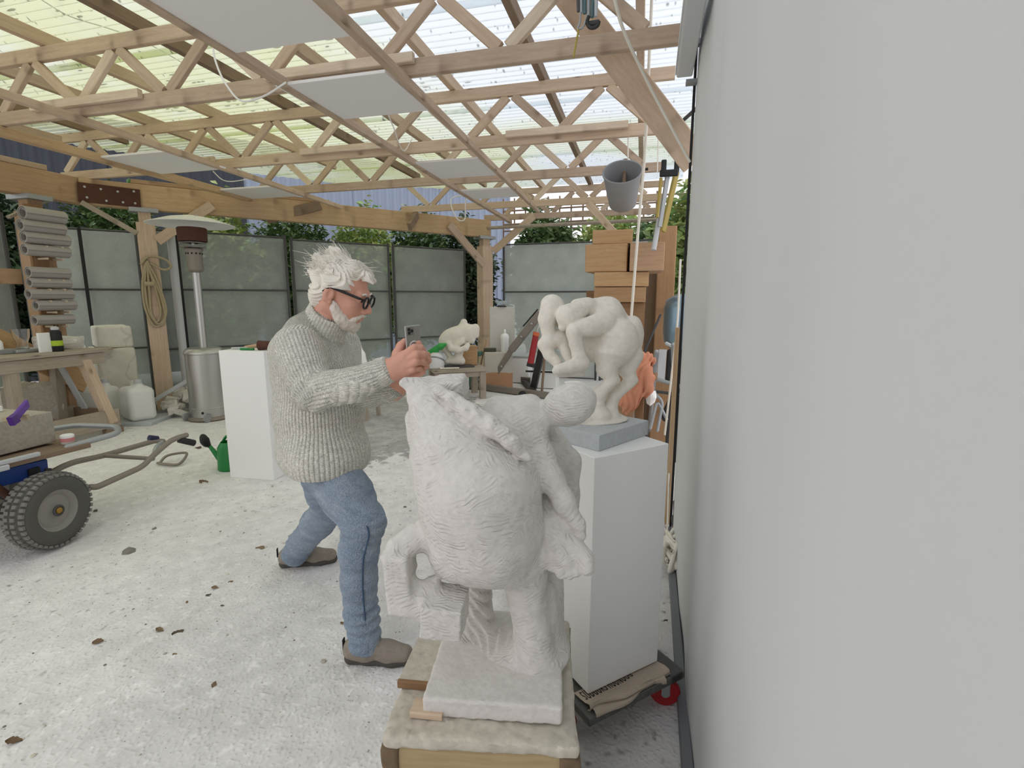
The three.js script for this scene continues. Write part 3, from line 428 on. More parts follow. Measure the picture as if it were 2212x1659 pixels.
{
  const t = thing('horse_and_rider_sculpture', 'large white stone carving of a horse and rider in the foreground', 'sculpture', [-0.349, 0.5, -1.134]);
  const body = [
    // chest and neck
    sChain([[-0.5533, 1.239, -1.213, 0.0414], [-0.5162, 1.192, -1.194, 0.0648], [-0.4531, 1.112, -1.165, 0.1079], [-0.3914, 1.016, -1.144, 0.1385], [-0.3714, 0.9199, -1.143, 0.1303]], 0.04),
    sCone([-0.4943, 1.109, -1.143, 0.0628], [-0.4473, 0.8902, -1.107, 0.0623], 0.04), sCone([-0.3258, 1.059, -1.211, 0.0667], [-0.3052, 0.9298, -1.194, 0.0667], 0.04),
    sCone([-0.4474, 0.8517, -1.121, 0.0493], [-0.3253, 0.8467, -1.164, 0.0685], 0.04), sCone([-0.5874, 1.18, -1.225, 0.0361], [-0.5805, 1.116, -1.226, 0.0376], 0.02),
    // horse's head, seen end on
    sCone([-0.5777, 1.259, -1.21, 0.0292], [-0.5189, 1.259, -1.226, 0.0292], 0.015), sBox([-0.4958, 1.27, -1.234], [0.04, 0.026, 0.04], [0.2, 0.2, 0.12], 0.012, 0.01), sCone([-0.6152, 1.281, -1.193, 0.0097], [-0.5779, 1.263, -1.211, 0.0219], 0.012), sCone([-0.613, 1.287, -1.205, 0.0085], [-0.5635, 1.279, -1.238, 0.0148], 0.012),
    sCone([-0.5576, 1.281, -1.24, 0.0136], [-0.4896, 1.282, -1.269, 0.0162], 0.012), sCone([-0.5842, 1.241, -1.195, 0.0169], [-0.5594, 1.207, -1.195, 0.0339], 0.02),
    // crest of the mane
    sChain([[-0.4997, 1.275, -1.16, 0.0127], [-0.458, 1.256, -1.147, 0.017], [-0.4043, 1.228, -1.13, 0.0212], [-0.3512, 1.199, -1.124, 0.0231], [-0.3015, 1.166, -1.121, 0.0207], [-0.2684, 1.126, -1.138, 0.0121]], 0.01, 0.014),
    // rider's back, head and arm
    sEll([-0.372, 1.168, -1.333], [0.075, 0.05, 0.09], [0, 0.2, -0.15], 0.03), sCone([-0.3913, 1.184, -1.331, 0.0465], [-0.3075, 1.19, -1.312, 0.0552], 0.03), sCone([-0.3648, 1.116, -1.284, 0.0652], [-0.315, 1.14, -1.281, 0.0569], 0.03),
    sCone([-0.2807, 1.18, -1.307, 0.0324], [-0.2424, 1.196, -1.304, 0.0345], 0.014), sEll([-0.1931, 1.225, -1.302], [0.075, 0.056, 0.06], [0, 0, 0.42], 0.008),
    sChain([[-0.3012, 1.152, -1.286, 0.0519], [-0.2603, 1.095, -1.251, 0.0373], [-0.2255, 1.045, -1.225, 0.0319], [-0.1888, 0.9925, -1.21, 0.028], [-0.1532, 0.9428, -1.206, 0.0175], [-0.1383, 0.9107, -1.204, 0.0093]], 0.014, 0.02),
    // flank and drape behind the arm
    sChain([[-0.2607, 1.117, -1.407, 0.0294], [-0.2201, 1.022, -1.433, 0.0409], [-0.2122, 0.9008, -1.413, 0.0382]], 0.03), sCone([-0.2853, 1.038, -1.365, 0.0606], [-0.264, 0.8861, -1.334, 0.0576], 0.03),
    // bent leg and foot with toes
    sChain([[-0.2457, 0.9668, -1.258, 0.0368], [-0.2183, 0.9254, -1.227, 0.0432], [-0.1934, 0.8852, -1.206, 0.0402]], 0.014, 0.014), sEll([-0.1787, 0.8658, -1.191], [0.05, 0.03, 0.05], [0, 0, -0.6], 0.012), sCone([-0.2139, 0.8749, -1.188, 0.0235], [-0.201, 0.8478, -1.171, 0.0255], 0.012),
    sCone([-0.1632, 0.8877, -1.193, 0.0279], [-0.13, 0.8682, -1.173, 0.024], 0.007), sCone([-0.1269, 0.864, -1.167, 0.0216], [-0.1214, 0.8509, -1.161, 0.0181], 0.005), sCone([-0.1937, 0.8538, -1.169, 0.0231], [-0.1828, 0.8348, -1.147, 0.0148], 0.007), sCone([-0.1735, 0.8515, -1.174, 0.0185], [-0.1637, 0.8326, -1.15, 0.0136], 0.005), sCone([-0.154, 0.8563, -1.175, 0.0149], [-0.1464, 0.8381, -1.156, 0.0113], 0.005),
    // lifted foreleg, blocked out
    sChain([[-0.4879, 0.9108, -1.131, 0.0544], [-0.5362, 0.9107, -1.097, 0.0349], [-0.574, 0.8883, -1.062, 0.0321]], 0.02, 0.02), sBox([-0.5813, 0.877, -1.058], [0.024, 0.022, 0.04], [0, 0.2, 0.5], 0.014, 0.004), sBox([-0.5642, 0.816, -1.052], [0.03, 0.075, 0.045], [0, 0.2, 0.05], 0.014, 0.008), sCone([-0.5282, 0.8024, -1.06, 0.016], [-0.4986, 0.7878, -1.076, 0.03], 0.02), sCone([-0.5487, 0.7651, -1.048, 0.0389], [-0.4648, 0.7425, -1.066, 0.0458], 0.016), sBox([-0.4532, 0.743, -1.059], [0.05, 0.043, 0.052], [0.1, 0.15, -0.06], 0.01, 0.003),
    cut(sCone([-0.4064, 0.9733, -0.8492, 0.0127], [-0.6992, 0.5923, -1.439, 0.0247], 0.006)),
    // standing leg flaring into the base
    sChain([[-0.2938, 0.8197, -1.199, 0.0701], [-0.2824, 0.7187, -1.206, 0.0491], [-0.2659, 0.6154, -1.202, 0.047], [-0.2526, 0.53, -1.191, 0.0593]], 0.02, 0.03), sCone([-0.2405, 0.7828, -1.322, 0.034], [-0.2393, 0.4779, -1.301, 0.0481], 0.025), sCone([-0.2516, 0.7023, -1.263, 0.0382], [-0.241, 0.5382, -1.259, 0.0491], 0.025),
    // ridged slope behind (hind part)
    sChain([[-0.4637, 0.6585, -1.325, 0.0442], [-0.451, 0.5781, -1.293, 0.0382], [-0.473, 0.5243, -1.226, 0.0369]], 0.02), sCone([-0.4402, 0.5705, -1.274, 0.0377], [-0.3545, 0.4809, -1.218, 0.0361], 0.03),
  ];
  // base plate
  const p = [[-0.4913, 0.505, -1.008], [-0.1595, 0.505, -1.068], [-0.2194, 0.505, -1.431], [-0.5532, 0.505, -1.289]], cx = p.reduce((s, q) => s + q[0], 0) / 4, cz = p.reduce((s, q) => s + q[2], 0) / 4;
  const w = Math.hypot(p[1][0] - p[0][0], p[1][2] - p[0][2]), d = Math.hypot(p[2][0] - p[1][0], p[2][2] - p[1][2]), ry = Math.atan2(-(p[1][2] - p[0][2]), p[1][0] - p[0][0]);
  const plate = sBox([cx, 0.527, cz], [w / 2, 0.024, d / 2], [0, ry, 0], 0.012, 0.004);
  body.push(sEll([[-0.3003, 0.54, -1.24]].flat(), [0.13, 0.03, 0.11], [0, 0, 0], 0.03));
  const front = (x, y, z) => { // chisel marks: short parallel grooves, their direction turning from place to place
    const a = 1.2 * n3(x * 4, y * 4, z * 4), u = (x * Math.cos(a) + y * Math.sin(a)) , v = (-x * Math.sin(a) + y * Math.cos(a));
    const groove = Math.sin(v * 620 + 3.5 * n3(x * 26, y * 26, z * 26) + z * 300), mask = 0.35 + 0.65 * sstep(-0.3, 0.5, n3(x * 9 + 3, y * 9, z * 9)) * (0.4 + 0.6 * sstep(-0.4, 0.2, n3(u * 55, v * 18, z * 18)));
    const up = sstep(0.56, 0.6, y); let h = 0.0004 * groove * mask * up + 0.0022 * n3(x * 30, y * 30, z * 30) * up + 0.0008 * n3(x * 90, y * 90, z * 90);
    return h;
  };
  const CR = [[-0.52, 1.28, -1.156], [-0.4671, 1.257, -1.14], [-0.4025, 1.23, -1.115], [-0.3477, 1.208, -1.105], [-0.2968, 1.179, -1.103], [-0.2611, 1.134, -1.126]], RB = [-0.4316, 0.5958, -1.249];
  const disp = (x, y, z) => { let h = front(x, y, z); let m = 1; for (const c of CR) m = Math.min(m, Math.hypot(x - c[0], y - c[1], z - c[2])); if (m < 0.05) h += (1 - m / 0.05) * (0.008 * n3(x * 55, y * 55, z * 55) + 0.004 * n3(x * 130, y * 130, z * 130));
    const r = Math.hypot((x - RB[0]) * 1.2, (y - RB[1]) * 0.8, z - RB[2]); if (r < 0.13) h += sstep(0.13, 0.09, r) * 0.0045 * Math.sin((y * 0.9 + x * 0.7) * 300);
    return h; };
  const g = skinUV(sculpt(body, 0.0036, disp, 0.013));
  part(t, 'carving', g, M.stone); part(t, 'base', skinUV(sculpt([plate], 0.006, (x, y, z) => 0.0016 * n3(x * 30, y * 30, z * 30) + 0.004 * Math.max(0, n3(x * 7 + 2, 1, z * 7)) * sstep(0.54, 0.55, y), 0.006)), M.stonePlain);
}
// ---------------------------------------------------------------- white plinth on a dolly, slab and second sculpture
{
  const e0 = [-0.148, 0.165, -1.555], e1 = [0.0834, 0.165, -1.785]; // lower front corners
  const ry = Math.atan2(-(e1[2] - e0[2]), e1[0] - e0[0]), w = Math.hypot(e1[0] - e0[0], e1[2] - e0[2]), dp = 0.36;
  const L = (x, y, z) => { const s = Math.sin(ry), c = Math.cos(ry); return [e0[0] + x * c + z * s, y, e0[2] - x * s + z * c]; }; // x along the front edge, -z to the back
  const mid = L(w / 2, 0.165, -dp / 2), H = 1.005 - 0.165;
  const p = single('plinth', 'tall white plinth standing on the dolly, beside the white wall', 'plinth', at(rbox(w, H, dp, 0.003).rotateY(ry), [mid[0], 0.165 + H / 2, mid[2]]), M.white);
  const sl = single('stone_slab', 'grey stone slab on top of the white plinth under the pale sculpture', 'slab', at(rbox(0.3, 0.055, 0.25, 0.003), [mid[0] - 0.012, 1.0325, mid[2] - 0.02], ry + 0.25), M.slab);
  // dolly
  const dl = thing('dolly', 'low grey dolly on red castors under the white plinth', 'dolly', [mid[0], 0, mid[2]]);
  const deck = at(rbox(w + 0.12, 0.03, dp + 0.1, 0.004), [L(w / 2 + 0.012, 0, -dp / 2 + 0.02)[0], 0.13, L(w / 2 + 0.012, 0, -dp / 2 + 0.02)[2]], ry);
  part(dl, 'deck', deck, std(0x6d6e6d, 0.8, { map: T.concrete }));
  for (const [x, z] of [[w + 0.02, 0.025], [-0.07, -0.06], [-0.03, -dp], [w - 0.02, -dp]]) {
    const c = L(x, 0.05, z); const wh = part(dl, 'castor_wheel', new THREE.CylinderGeometry(0.05, 0.05, 0.028, 24).rotateZ(Math.PI / 2).rotateY(ry + 0.9).translate(...c), M.red);
    const tread = new THREE.TorusGeometry(0.045, 0.012, 8, 24).rotateY(Math.PI / 2).rotateY(ry + 0.9).translate(...c); part(dl, 'castor_tyre', tread, M.red);
    part(dl, 'castor_hub', new THREE.CylinderGeometry(0.015, 0.015, 0.036, 12).rotateZ(Math.PI / 2).rotateY(ry + 0.9).translate(...c), M.galv);
    part(dl, 'castor_fork', [at(new THREE.BoxGeometry(0.05, 0.012, 0.05), [c[0], 0.108, c[2]], ry), at(new THREE.BoxGeometry(0.003, 0.065, 0.03).translate(0.022, 0, 0), [c[0], 0.08, c[2]], ry + 0.9), at(new THREE.BoxGeometry(0.003, 0.065, 0.03).translate(-0.022, 0, 0), [c[0], 0.08, c[2]], ry + 0.9)], M.galv);
  }
  part(dl, 'brake_lever', at(rbox(0.055, 0.012, 0.03, 0.004), L(w + 0.035, 0.085, 0.0), ry), M.palegrey);
  part(dl, 'handle_strip', at(rbox(0.06, 0.034, dp + 0.1, 0.004), L(w + 0.03, 0.132, -dp / 2 + 0.02), ry), M.darkgrey);
  // folded sacking with printed letters
  const cv = document.createElement('canvas'); cv.width = 1024; cv.height = 256; const cx = cv.getContext('2d');
  cx.fillStyle = '#b9ab99'; cx.fillRect(0, 0, 1024, 256); for (let i = 0; i < 9000; i++) { cx.fillStyle = `rgba(${i % 2 ? '90,78,66' : '225,212,196'},0.13)`; cx.fillRect(rnd() * 1024, rnd() * 256, i % 3 ? 10 : 2, i % 3 ? 1.5 : 8); }
  cx.fillStyle = '#2d2a26'; cx.font = 'bold 62px sans-serif'; cx.fillText('SUDUURS HUUNOOG', 36, 52); cx.fillStyle = 'rgba(120,106,92,0.6)'; cx.fillRect(0, 150, 1024, 10);
  const ct = new THREE.CanvasTexture(cv); ct.colorSpace = THREE.SRGBColorSpace;
  const cm = std(0xffffff, 0.95, { map: ct, side: THREE.DoubleSide, bumpMap: T.grain, bumpScale: 0.002 });
  const nx = 70, prof = [[-0.035, 0.15], [-0.0, 0.153], [0.02, 0.158], [0.042, 0.163], [0.058, 0.158], [0.063, 0.145], [0.054, 0.138], [0.036, 0.139]];
  const lay = (dx0, dx1, dz, dy, sd) => { const pos = [], uv = [], idx = []; for (let i = 0; i <= nx; i++) { const s = lerp(dx0, dx1, i / nx); prof.forEach(([z, y], j) => { const wv = n3(s * 9 + sd, j * 0.4, sd) * 0.016, q = L(s, y + dy + 0.009 * n3(s * 14 + sd, j * 0.7, 3 + sd) * (j > 1 ? 1 : 0.2), z + dz + wv * (j > 1 ? 1 : 0)); pos.push(...q); uv.push(i / nx, 1 - j / (prof.length - 1) * 0.9); }); } const n = prof.length; for (let i = 0; i < nx; i++) for (let j = 0; j < n - 1; j++) { const a = i * n + j; idx.push(a, a + 1, a + n, a + 1, a + n + 1, a + n); } const g = new THREE.BufferGeometry(); g.setAttribute('position', new THREE.Float32BufferAttribute(pos, 3)); g.setAttribute('uv', new THREE.Float32BufferAttribute(uv, 2)); g.setIndex(idx); g.computeVertexNormals(); return g; };
  const sk = thing('folded_sack', 'folded beige sack with black printed letters on the dolly', 'sack', L(w / 2, 0.148, 0.04));
  part(sk, 'upper_fold', lay(-0.03, w + 0.005, -0.004, 0.006, 2), cm);
  part(sk, 'lower_fold', lay(-0.02, w - 0.03, 0.008, -0.003, 8), std(0xb9ab99, 0.95, { side: THREE.DoubleSide, bumpMap: T.grain, bumpScale: 0.002 }));
}
{
  const t = thing('horse_and_rider_sculpture', 'pale carving of a bowed horse and rider on the white plinth', 'sculpture', [-0.15, 1.054, -1.814]);
  const s = [
    sCone([-0.3408, 1.471, -1.825, 0.0433], [-0.3551, 1.429, -1.814, 0.0333], 0.014), sCone([-0.3581, 1.425, -1.812, 0.0283], [-0.3439, 1.351, -1.813, 0.0234], 0.01), sCone([-0.3311, 1.461, -1.847, 0.0336], [-0.3134, 1.424, -1.866, 0.034], 0.012),
    sCone([-0.2753, 1.437, -1.794, 0.0439], [-0.235, 1.462, -1.831, 0.0296], 0.006), sCone([-0.2837, 1.414, -1.788, 0.0309], [-0.2926, 1.401, -1.784, 0.0163], 0.008), sCone([-0.2558, 1.474, -1.848, 0.0233], [-0.2189, 1.474, -1.858, 0.0299], 0.008),
    sCone([-0.215, 1.454, -1.887, 0.0473], [-0.1564, 1.437, -1.91, 0.068], 0.014), sCone([-0.1573, 1.44, -1.921, 0.0649], [-0.1175, 1.405, -1.947, 0.0518], 0.014),
    sCone([-0.2679, 1.369, -1.889, 0.0584], [-0.1908, 1.336, -1.894, 0.0718], 0.014), sEll([-0.1148, 1.341, -1.884], [0.082, 0.092, 0.085], [0, 0, -0.2], 0.008), sEll([-0.0647, 1.352, -1.941], [0.046, 0.085, 0.07], [0, 0, -0.1], 0.006),
    sChain([[-0.1566, 1.413, -1.843, 0.0444], [-0.2084, 1.399, -1.785, 0.0338], [-0.2486, 1.391, -1.752, 0.027]], 0.006), sChain([[-0.2499, 1.385, -1.75, 0.027], [-0.2419, 1.346, -1.756, 0.024], [-0.2315, 1.304, -1.757, 0.0241], [-0.2218, 1.278, -1.76, 0.0257]], 0.006), sChain([[-0.2218, 1.278, -1.76, 0.0274], [-0.2571, 1.267, -1.738, 0.0224], [-0.2951, 1.259, -1.716, 0.0175]], 0.006), sCone([-0.2982, 1.259, -1.715, 0.0159], [-0.3056, 1.253, -1.712, 0.0111], 0.006),
    sChain([[-0.3072, 1.358, -1.835, 0.0336], [-0.3469, 1.346, -1.812, 0.0284], [-0.3627, 1.336, -1.806, 0.0234], [-0.3449, 1.3, -1.804, 0.0201], [-0.3128, 1.271, -1.798, 0.0183]], 0.008), sChain([[-0.2968, 1.345, -1.836, 0.0286], [-0.2837, 1.303, -1.821, 0.0201], [-0.2715, 1.281, -1.81, 0.0166]], 0.008), sCone([-0.303, 1.239, -1.763, 0.0147], [-0.2333, 1.246, -1.804, 0.0232], 0.008),
    sChain([[-0.1333, 1.298, -1.84, 0.0629], [-0.1393, 1.253, -1.83, 0.0364], [-0.1203, 1.222, -1.83, 0.0232], [-0.1023, 1.21, -1.833, 0.0116]], 0.01), sChain([[-0.1199, 1.21, -1.828, 0.0199], [-0.1634, 1.159, -1.818, 0.0233], [-0.1663, 1.117, -1.81, 0.0216], [-0.1535, 1.081, -1.807, 0.0366]], 0.01),
    sChain([[-0.0581, 1.293, -1.911, 0.0425], [-0.0727, 1.241, -1.909, 0.0308], [-0.0583, 1.212, -1.908, 0.0222], [-0.0413, 1.201, -1.911, 0.012]], 0.01), sChain([[-0.0576, 1.197, -1.905, 0.0222], [-0.1141, 1.145, -1.871, 0.0238], [-0.1248, 1.107, -1.851, 0.0254], [-0.1234, 1.074, -1.845, 0.0372]], 0.01),
    sCone([-0.1377, 1.083, -1.854, 0.0272], [-0.068, 1.058, -1.878, 0.0103], 0.012), sCone([-0.1514, 1.085, -1.819, 0.0234], [-0.2085, 1.072, -1.77, 0.0115], 0.012), sEll([-0.1481, 1.063, -1.826], [0.095, 0.012, 0.06], [0, 0.5, 0.03], 0.008),
  ];
  const g = skinUV(sculpt(s, 0.0042, (x, y, z) => 0.0012 * n3(x * 40, y * 40, z * 40) + 0.0018 * n3(x * 16, y * 16, z * 16), 0.006));
  part(t, 'carving', g, M.stone2);
  const mb = part(t, 'base', skinUV(sculpt([sEll([[-0.1639, 1.053, -1.82]].flat(), [0.1, 0.012, 0.07], [0, 0.5, 0.0], 0.01)], 0.006, (x, y, z) => 0.003 * n3(x * 25, y * 25, z * 25), 0.005)), M.stone2);
}

// ---------------------------------------------------------------- the man with the phone
{
  const base = [-1.349, 0, -1.94], man = thing('person', 'white haired man in grey ribbed sweater and jeans holding up a phone', 'person', [base[0], 0, base[2]]);
  const RY = -0.02, e = [0, RY, 0];
  const skin = std(0xd39c87, 0.6, { bumpMap: rep(T.grain, 3), bumpScale: 0.0006 });
  // joints
  const shR = [-1.398, 1.298, -1.795, 0.0993], elR = [-1.258, 1.14, -1.689, 0.0796], wrR = [-0.9592, 1.231, -1.722, 0.0491], shL = [-1.444, 1.265, -2.134, 0.1153], elL = [-1.343, 1.069, -2.022, 0.0893], wrL = [-0.9978, 1.139, -1.853, 0.0529];
  // --- body (one skin: head, neck, trunk, limbs and hands)
  const hm = new THREE.Matrix4().makeRotationFromEuler(new THREE.Euler(0.06, 0.2, -0.3, 'YZX')).scale(new THREE.Vector3(1.07, 1.07, 1.07)); hm.setPosition(...[-1.285, 1.521, -1.969]);
  const head = sculpt([
    sEll([-0.012, 0.038, 0], [0.104, 0.094, 0.08], null, 0.02), sEll([0.032, -0.04, 0], [0.07, 0.09, 0.062], null, 0.03), sCone([-0.03, -0.055, 0.05, 0.022], [0.055, -0.108, 0.016, 0.022], 0.03), sCone([-0.03, -0.055, -0.05, 0.022], [0.055, -0.108, -0.016, 0.022], 0.03), sCone([0.066, -0.112, 0.006, 0.021], [0.066, -0.112, -0.006, 0.021], 0.02),
    sCone([0.092, 0.012, 0, 0.009], [0.119, -0.038, 0, 0.013], 0.014), sCone([0.108, -0.046, 0.013, 0.009], [0.1, -0.046, 0.015, 0.008], 0.01), sCone([0.108, -0.046, -0.013, 0.009], [0.1, -0.046, -0.015, 0.008], 0.01), sCone([0.088, 0.022, -0.036, 0.011], [0.09, 0.022, 0.036, 0.011], 0.02), sCone([0.06, -0.03, 0.04, 0.024], [0.065, -0.045, 0.035, 0.02], 0.02), sCone([0.06, -0.03, -0.04, 0.024], [0.065, -0.045, -0.035, 0.02], 0.02),
    cut({ ...sEll([0.104, 0.0, 0.033], [0.016, 0.011, 0.018], null, 0.01) }), cut({ ...sEll([0.104, 0.0, -0.033], [0.016, 0.011, 0.018], null, 0.01) }), sCone([0.082, -0.001, 0.032, 0.0125], [0.082, -0.001, 0.032, 0.0125], 0.003), sCone([0.082, -0.001, -0.032, 0.0125], [0.082, -0.001, -0.032, 0.0125], 0.003),
    sEll([0.094, -0.069, 0], [0.012, 0.006, 0.022], null, 0.008), sEll([0.092, -0.08, 0], [0.012, 0.007, 0.019], null, 0.006),
    ...[1, -1].flatMap((s) => [sEll([-0.02, -0.004, s * 0.084], [0.022, 0.035, 0.01], [0, s * 0.35, -0.2], 0.008), cut(sEll([-0.014, -0.002, s * 0.094], [0.011, 0.02, 0.007], [0, s * 0.35, -0.2], 0.004)), sCone([-0.012, -0.036, s * 0.079, 0.009], [-0.012, -0.036, s * 0.079, 0.009], 0.008)]),
    sCone([-0.035, -0.06, 0, 0.056], [-0.075, -0.15, 0, 0.06], 0.03),
  ], 0.003, (x, y, z) => 0.0008 * n3(x * 60, y * 60, z * 60) + 0.0012 * Math.sin(y * 420) * sstep(0.03, 0.05, y) * sstep(0.06, 0.09, x), 0.003).applyMatrix4(hm);
  const handR = sculpt([
    sCone(wrR, [-0.9266, 1.24, -1.727, 0.0368], 0.01), sCone([-0.9244, 1.244, -1.723, 0.0349], [-0.8775, 1.282, -1.732, 0.0278], 0.012), sCone([-0.9187, 1.229, -1.722, 0.0314], [-0.8696, 1.254, -1.729, 0.026], 0.012), sCone([-0.9223, 1.218, -1.725, 0.0262], [-0.8776, 1.23, -1.728, 0.0209], 0.012),
    sChain([[-0.8757, 1.292, -1.729, 0.0173], [-0.8377, 1.318, -1.723, 0.0154], [-0.821, 1.317, -1.743, 0.0138], [-0.8192, 1.306, -1.762, 0.0122]], 0.004), sChain([[-0.8681, 1.272, -1.728, 0.0173], [-0.8246, 1.295, -1.717, 0.0154], [-0.81, 1.293, -1.742, 0.0138], [-0.8098, 1.284, -1.761, 0.0122]], 0.004), sChain([[-0.8671, 1.25, -1.724, 0.0165], [-0.8272, 1.268, -1.717, 0.0146], [-0.8143, 1.267, -1.741, 0.013], [-0.8138, 1.26, -1.756, 0.0122]], 0.004), sChain([[-0.8752, 1.228, -1.723, 0.0148], [-0.8443, 1.238, -1.723, 0.013], [-0.8305, 1.24, -1.737, 0.0113], [-0.8263, 1.237, -1.748, 0.0105]], 0.004),
    sChain([[-0.9173, 1.257, -1.733, 0.0245], [-0.9225, 1.29, -1.753, 0.0194], [-0.9149, 1.319, -1.77, 0.0168], [-0.9019, 1.336, -1.777, 0.0142]], 0.008),
  ], 0.003, (x, y, z) => 0.0006 * n3(x * 70, y * 70, z * 70), 0.002);
  const handL = sculpt([
    sCone(wrL, [-0.9528, 1.187, -1.842, 0.0373], 0.01), sCone([-0.9531, 1.192, -1.843, 0.0373], [-0.8972, 1.234, -1.823, 0.0329], 0.012), sCone([-0.9452, 1.177, -1.843, 0.0317], [-0.889, 1.209, -1.821, 0.0256], 0.012),
    sChain([[-0.8898, 1.25, -1.818, 0.0182], [-0.8527, 1.273, -1.816, 0.0162], [-0.8216, 1.283, -1.8, 0.0143], [-0.8187, 1.292, -1.781, 0.0123]], 0.004), sChain([[-0.8839, 1.234, -1.816, 0.0182], [-0.8466, 1.253, -1.814, 0.0162], [-0.8174, 1.264, -1.798, 0.0143], [-0.8144, 1.271, -1.779, 0.0123]], 0.004), sChain([[-0.8831, 1.216, -1.813, 0.0164], [-0.8474, 1.23, -1.81, 0.0144], [-0.8215, 1.241, -1.792, 0.0125], [-0.8188, 1.246, -1.778, 0.0124]], 0.004), sChain([[-0.8877, 1.2, -1.81, 0.0145], [-0.8569, 1.209, -1.804, 0.0126], [-0.8348, 1.219, -1.79, 0.0107], [-0.8303, 1.225, -1.777, 0.0106]], 0.004),
    sChain([[-0.9062, 1.238, -1.822, 0.0219], [-0.874, 1.28, -1.811, 0.018], [-0.8526, 1.31, -1.802, 0.0152], [-0.8524, 1.329, -1.794, 0.0133]], 0.008),
  ], 0.003, (x, y, z) => 0.0006 * n3(x * 70, y * 70, z * 70), 0.002);
  const hip = [-1.393, 0.7978, -1.919], thin = (c, k) => [c[0], c[1], c[2], c[3] * k];
  const legR = [[-1.324, 0.7384, -1.875, 0.1186], [-1.212, 0.6721, -1.809, 0.1065], [-1.101, 0.5859, -1.75, 0.0821], [-1.115, 0.4729, -1.727, 0.0764], [-1.117, 0.3545, -1.716, 0.071], [-1.103, 0.197, -1.703, 0.0636], [-1.087, 0.0868, -1.688, 0.0694]];
  const legL = [[-1.451, 0.7135, -1.994, 0.1222], [-1.492, 0.5612, -2.082, 0.1054], [-1.539, 0.4488, -2.155, 0.0905], [-1.659, 0.3203, -2.195, 0.0813], [-1.8, 0.171, -2.236, 0.069], [-1.851, 0.0957, -2.241, 0.0697]];
  const trunk = sculpt([
    sEll([-1.444, 1.289, -1.96], [0.12, 0.1, 0.19], e, 0.06), sEll([-1.416, 1.141, -1.952], [0.15, 0.15, 0.17], e, 0.06), sEll([-1.402, 0.9548, -1.933], [0.15, 0.15, 0.165], e, 0.06), sEll(hip, [0.13, 0.1, 0.15], e, 0.05), sCone([-1.422, 1.348, -1.955, 0.0695], [-1.341, 1.445, -1.962, 0.0646], 0.03),
    sChain([thin(shR, 0.8), thin(elR, 0.75), thin(wrR, 0.85)], 0.02), sChain([thin(shL, 0.8), thin(elL, 0.75), thin(wrL, 0.85)], 0.02), sChain(legR.map((c) => thin(c, 0.78)), 0.02), sChain(legL.map((c) => thin(c, 0.78)), 0.02),
  ], 0.012);
  const bare = [head, trunk, handR, handL].map((g) => skinUV(g));
  part(man, 'body', bare, skin);
  // --- sweater
  T.knit = texture(512, 512, (u, v) => { const s = pn(u * 170, v * 220, 512, 3), q = pn(u * 60, v * 60, 60, 9), t = 214 + 54 * (s - 0.5) + 20 * (q - 0.5); return [t, t - 1, t - 7]; });
  T.knitB = texture(512, 512, (u, v) => { const r = Math.abs(Math.sin(u * Math.PI * 32)); const st = 0.5 + 0.5 * Math.sin((v * 64 + (u * 32 % 1 < 0.5 ? 0.5 : 0)) * Math.PI * 2); return 0.7 * Math.pow(r, 0.6) + 0.14 * st + 0.16 * pn(u * 128, v * 128, 128, 5); }, false);
  const knit = std(0xf7f5ef, 0.95, { map: rep(T.knit, 2.2), bumpMap: rep(T.knitB, 2.2), bumpScale: 0.009 });
  const col0 = [-1.402, 1.352, -1.961], col1 = [-1.353, 1.433, -1.972];
  const fold = (x, y, z) => { const dR = Math.hypot(x - elR[0], y - elR[1], z - elR[2]), dl = Math.hypot(x - elL[0], y - elL[1], z - elL[2]); let h = 0.006 * n3(x * 9, y * 7, z * 9); const k = Math.max(sstep(0.17, 0.03, dR), sstep(0.17, 0.03, dl)); h += k * 0.007 * Math.sin((x * 0.75 - y * 0.6) * 120 + 2 * n3(x * 8, y * 8, z * 8)); return h; };
  const hemY = [-1.385, 0.7569, -1.893][1];
  const sw = sculpt([
    sEll([-1.455, 1.281, -1.955], [0.135, 0.11, 0.205], e, 0.06), sEll([-1.425, 1.162, -1.953], [0.185, 0.17, 0.205], e, 0.06), sEll([-1.405, 0.9981, -1.93], [0.195, 0.17, 0.2], e, 0.06), sEll([-1.395, 0.8419, -1.916], [0.19, 0.14, 0.2], e, 0.06), sEll([-1.337, 0.8161, -1.874], [0.172, 0.14, 0.195], e, 0.05),
    sChain([shR, elR], 0.03), sChain([elR, [-1.09, 1.172, -1.698, 0.0638], wrR], 0.02, 0.012), sChain([shL, elL], 0.03), sChain([elL, [-1.151, 1.103, -1.932, 0.068], wrL], 0.02, 0.012), sCone([-1.447, 1.331, -1.955, 0.1151], [-1.37, 1.404, -1.973, 0.0898], 0.03),
    cut(sBox([hip[0], hemY - 0.3, hip[2]], [0.6, 0.3, 0.6], [0, 0, 0], 0.012, 0.002)), cut(sCone([...[-1.359, 1.409, -1.972], 0.068], [...[-1.325, 1.485, -1.984], 0.075], 0.01)),
    cut(sEll([-0.9135, 1.25, -1.725], [0.03, 0.06, 0.06], [0, 0.4, 0.5], 0.004)), cut(sEll([-0.941, 1.163, -1.841], [0.03, 0.06, 0.06], [0, 0.4, 0.5], 0.004)),
  ], 0.0065, fold, 0.014);
  const segs = [[shR, elR], [elR, wrR], [shL, elL], [elL, wrL]].map(([a, b]) => { const A0 = V(a), ax = V(b).sub(A0), L = ax.length(); ax.normalize(); const u = new THREE.Vector3(0, 1, 0).cross(ax).normalize(), w = ax.clone().cross(u); return { A0, ax, L, u, w, r: (a[3] + b[3]) / 2, r0: a[3], r1: b[3] }; });
  const tA = V([-1.412, 1.059, -1.938]), pq = new THREE.Vector3();
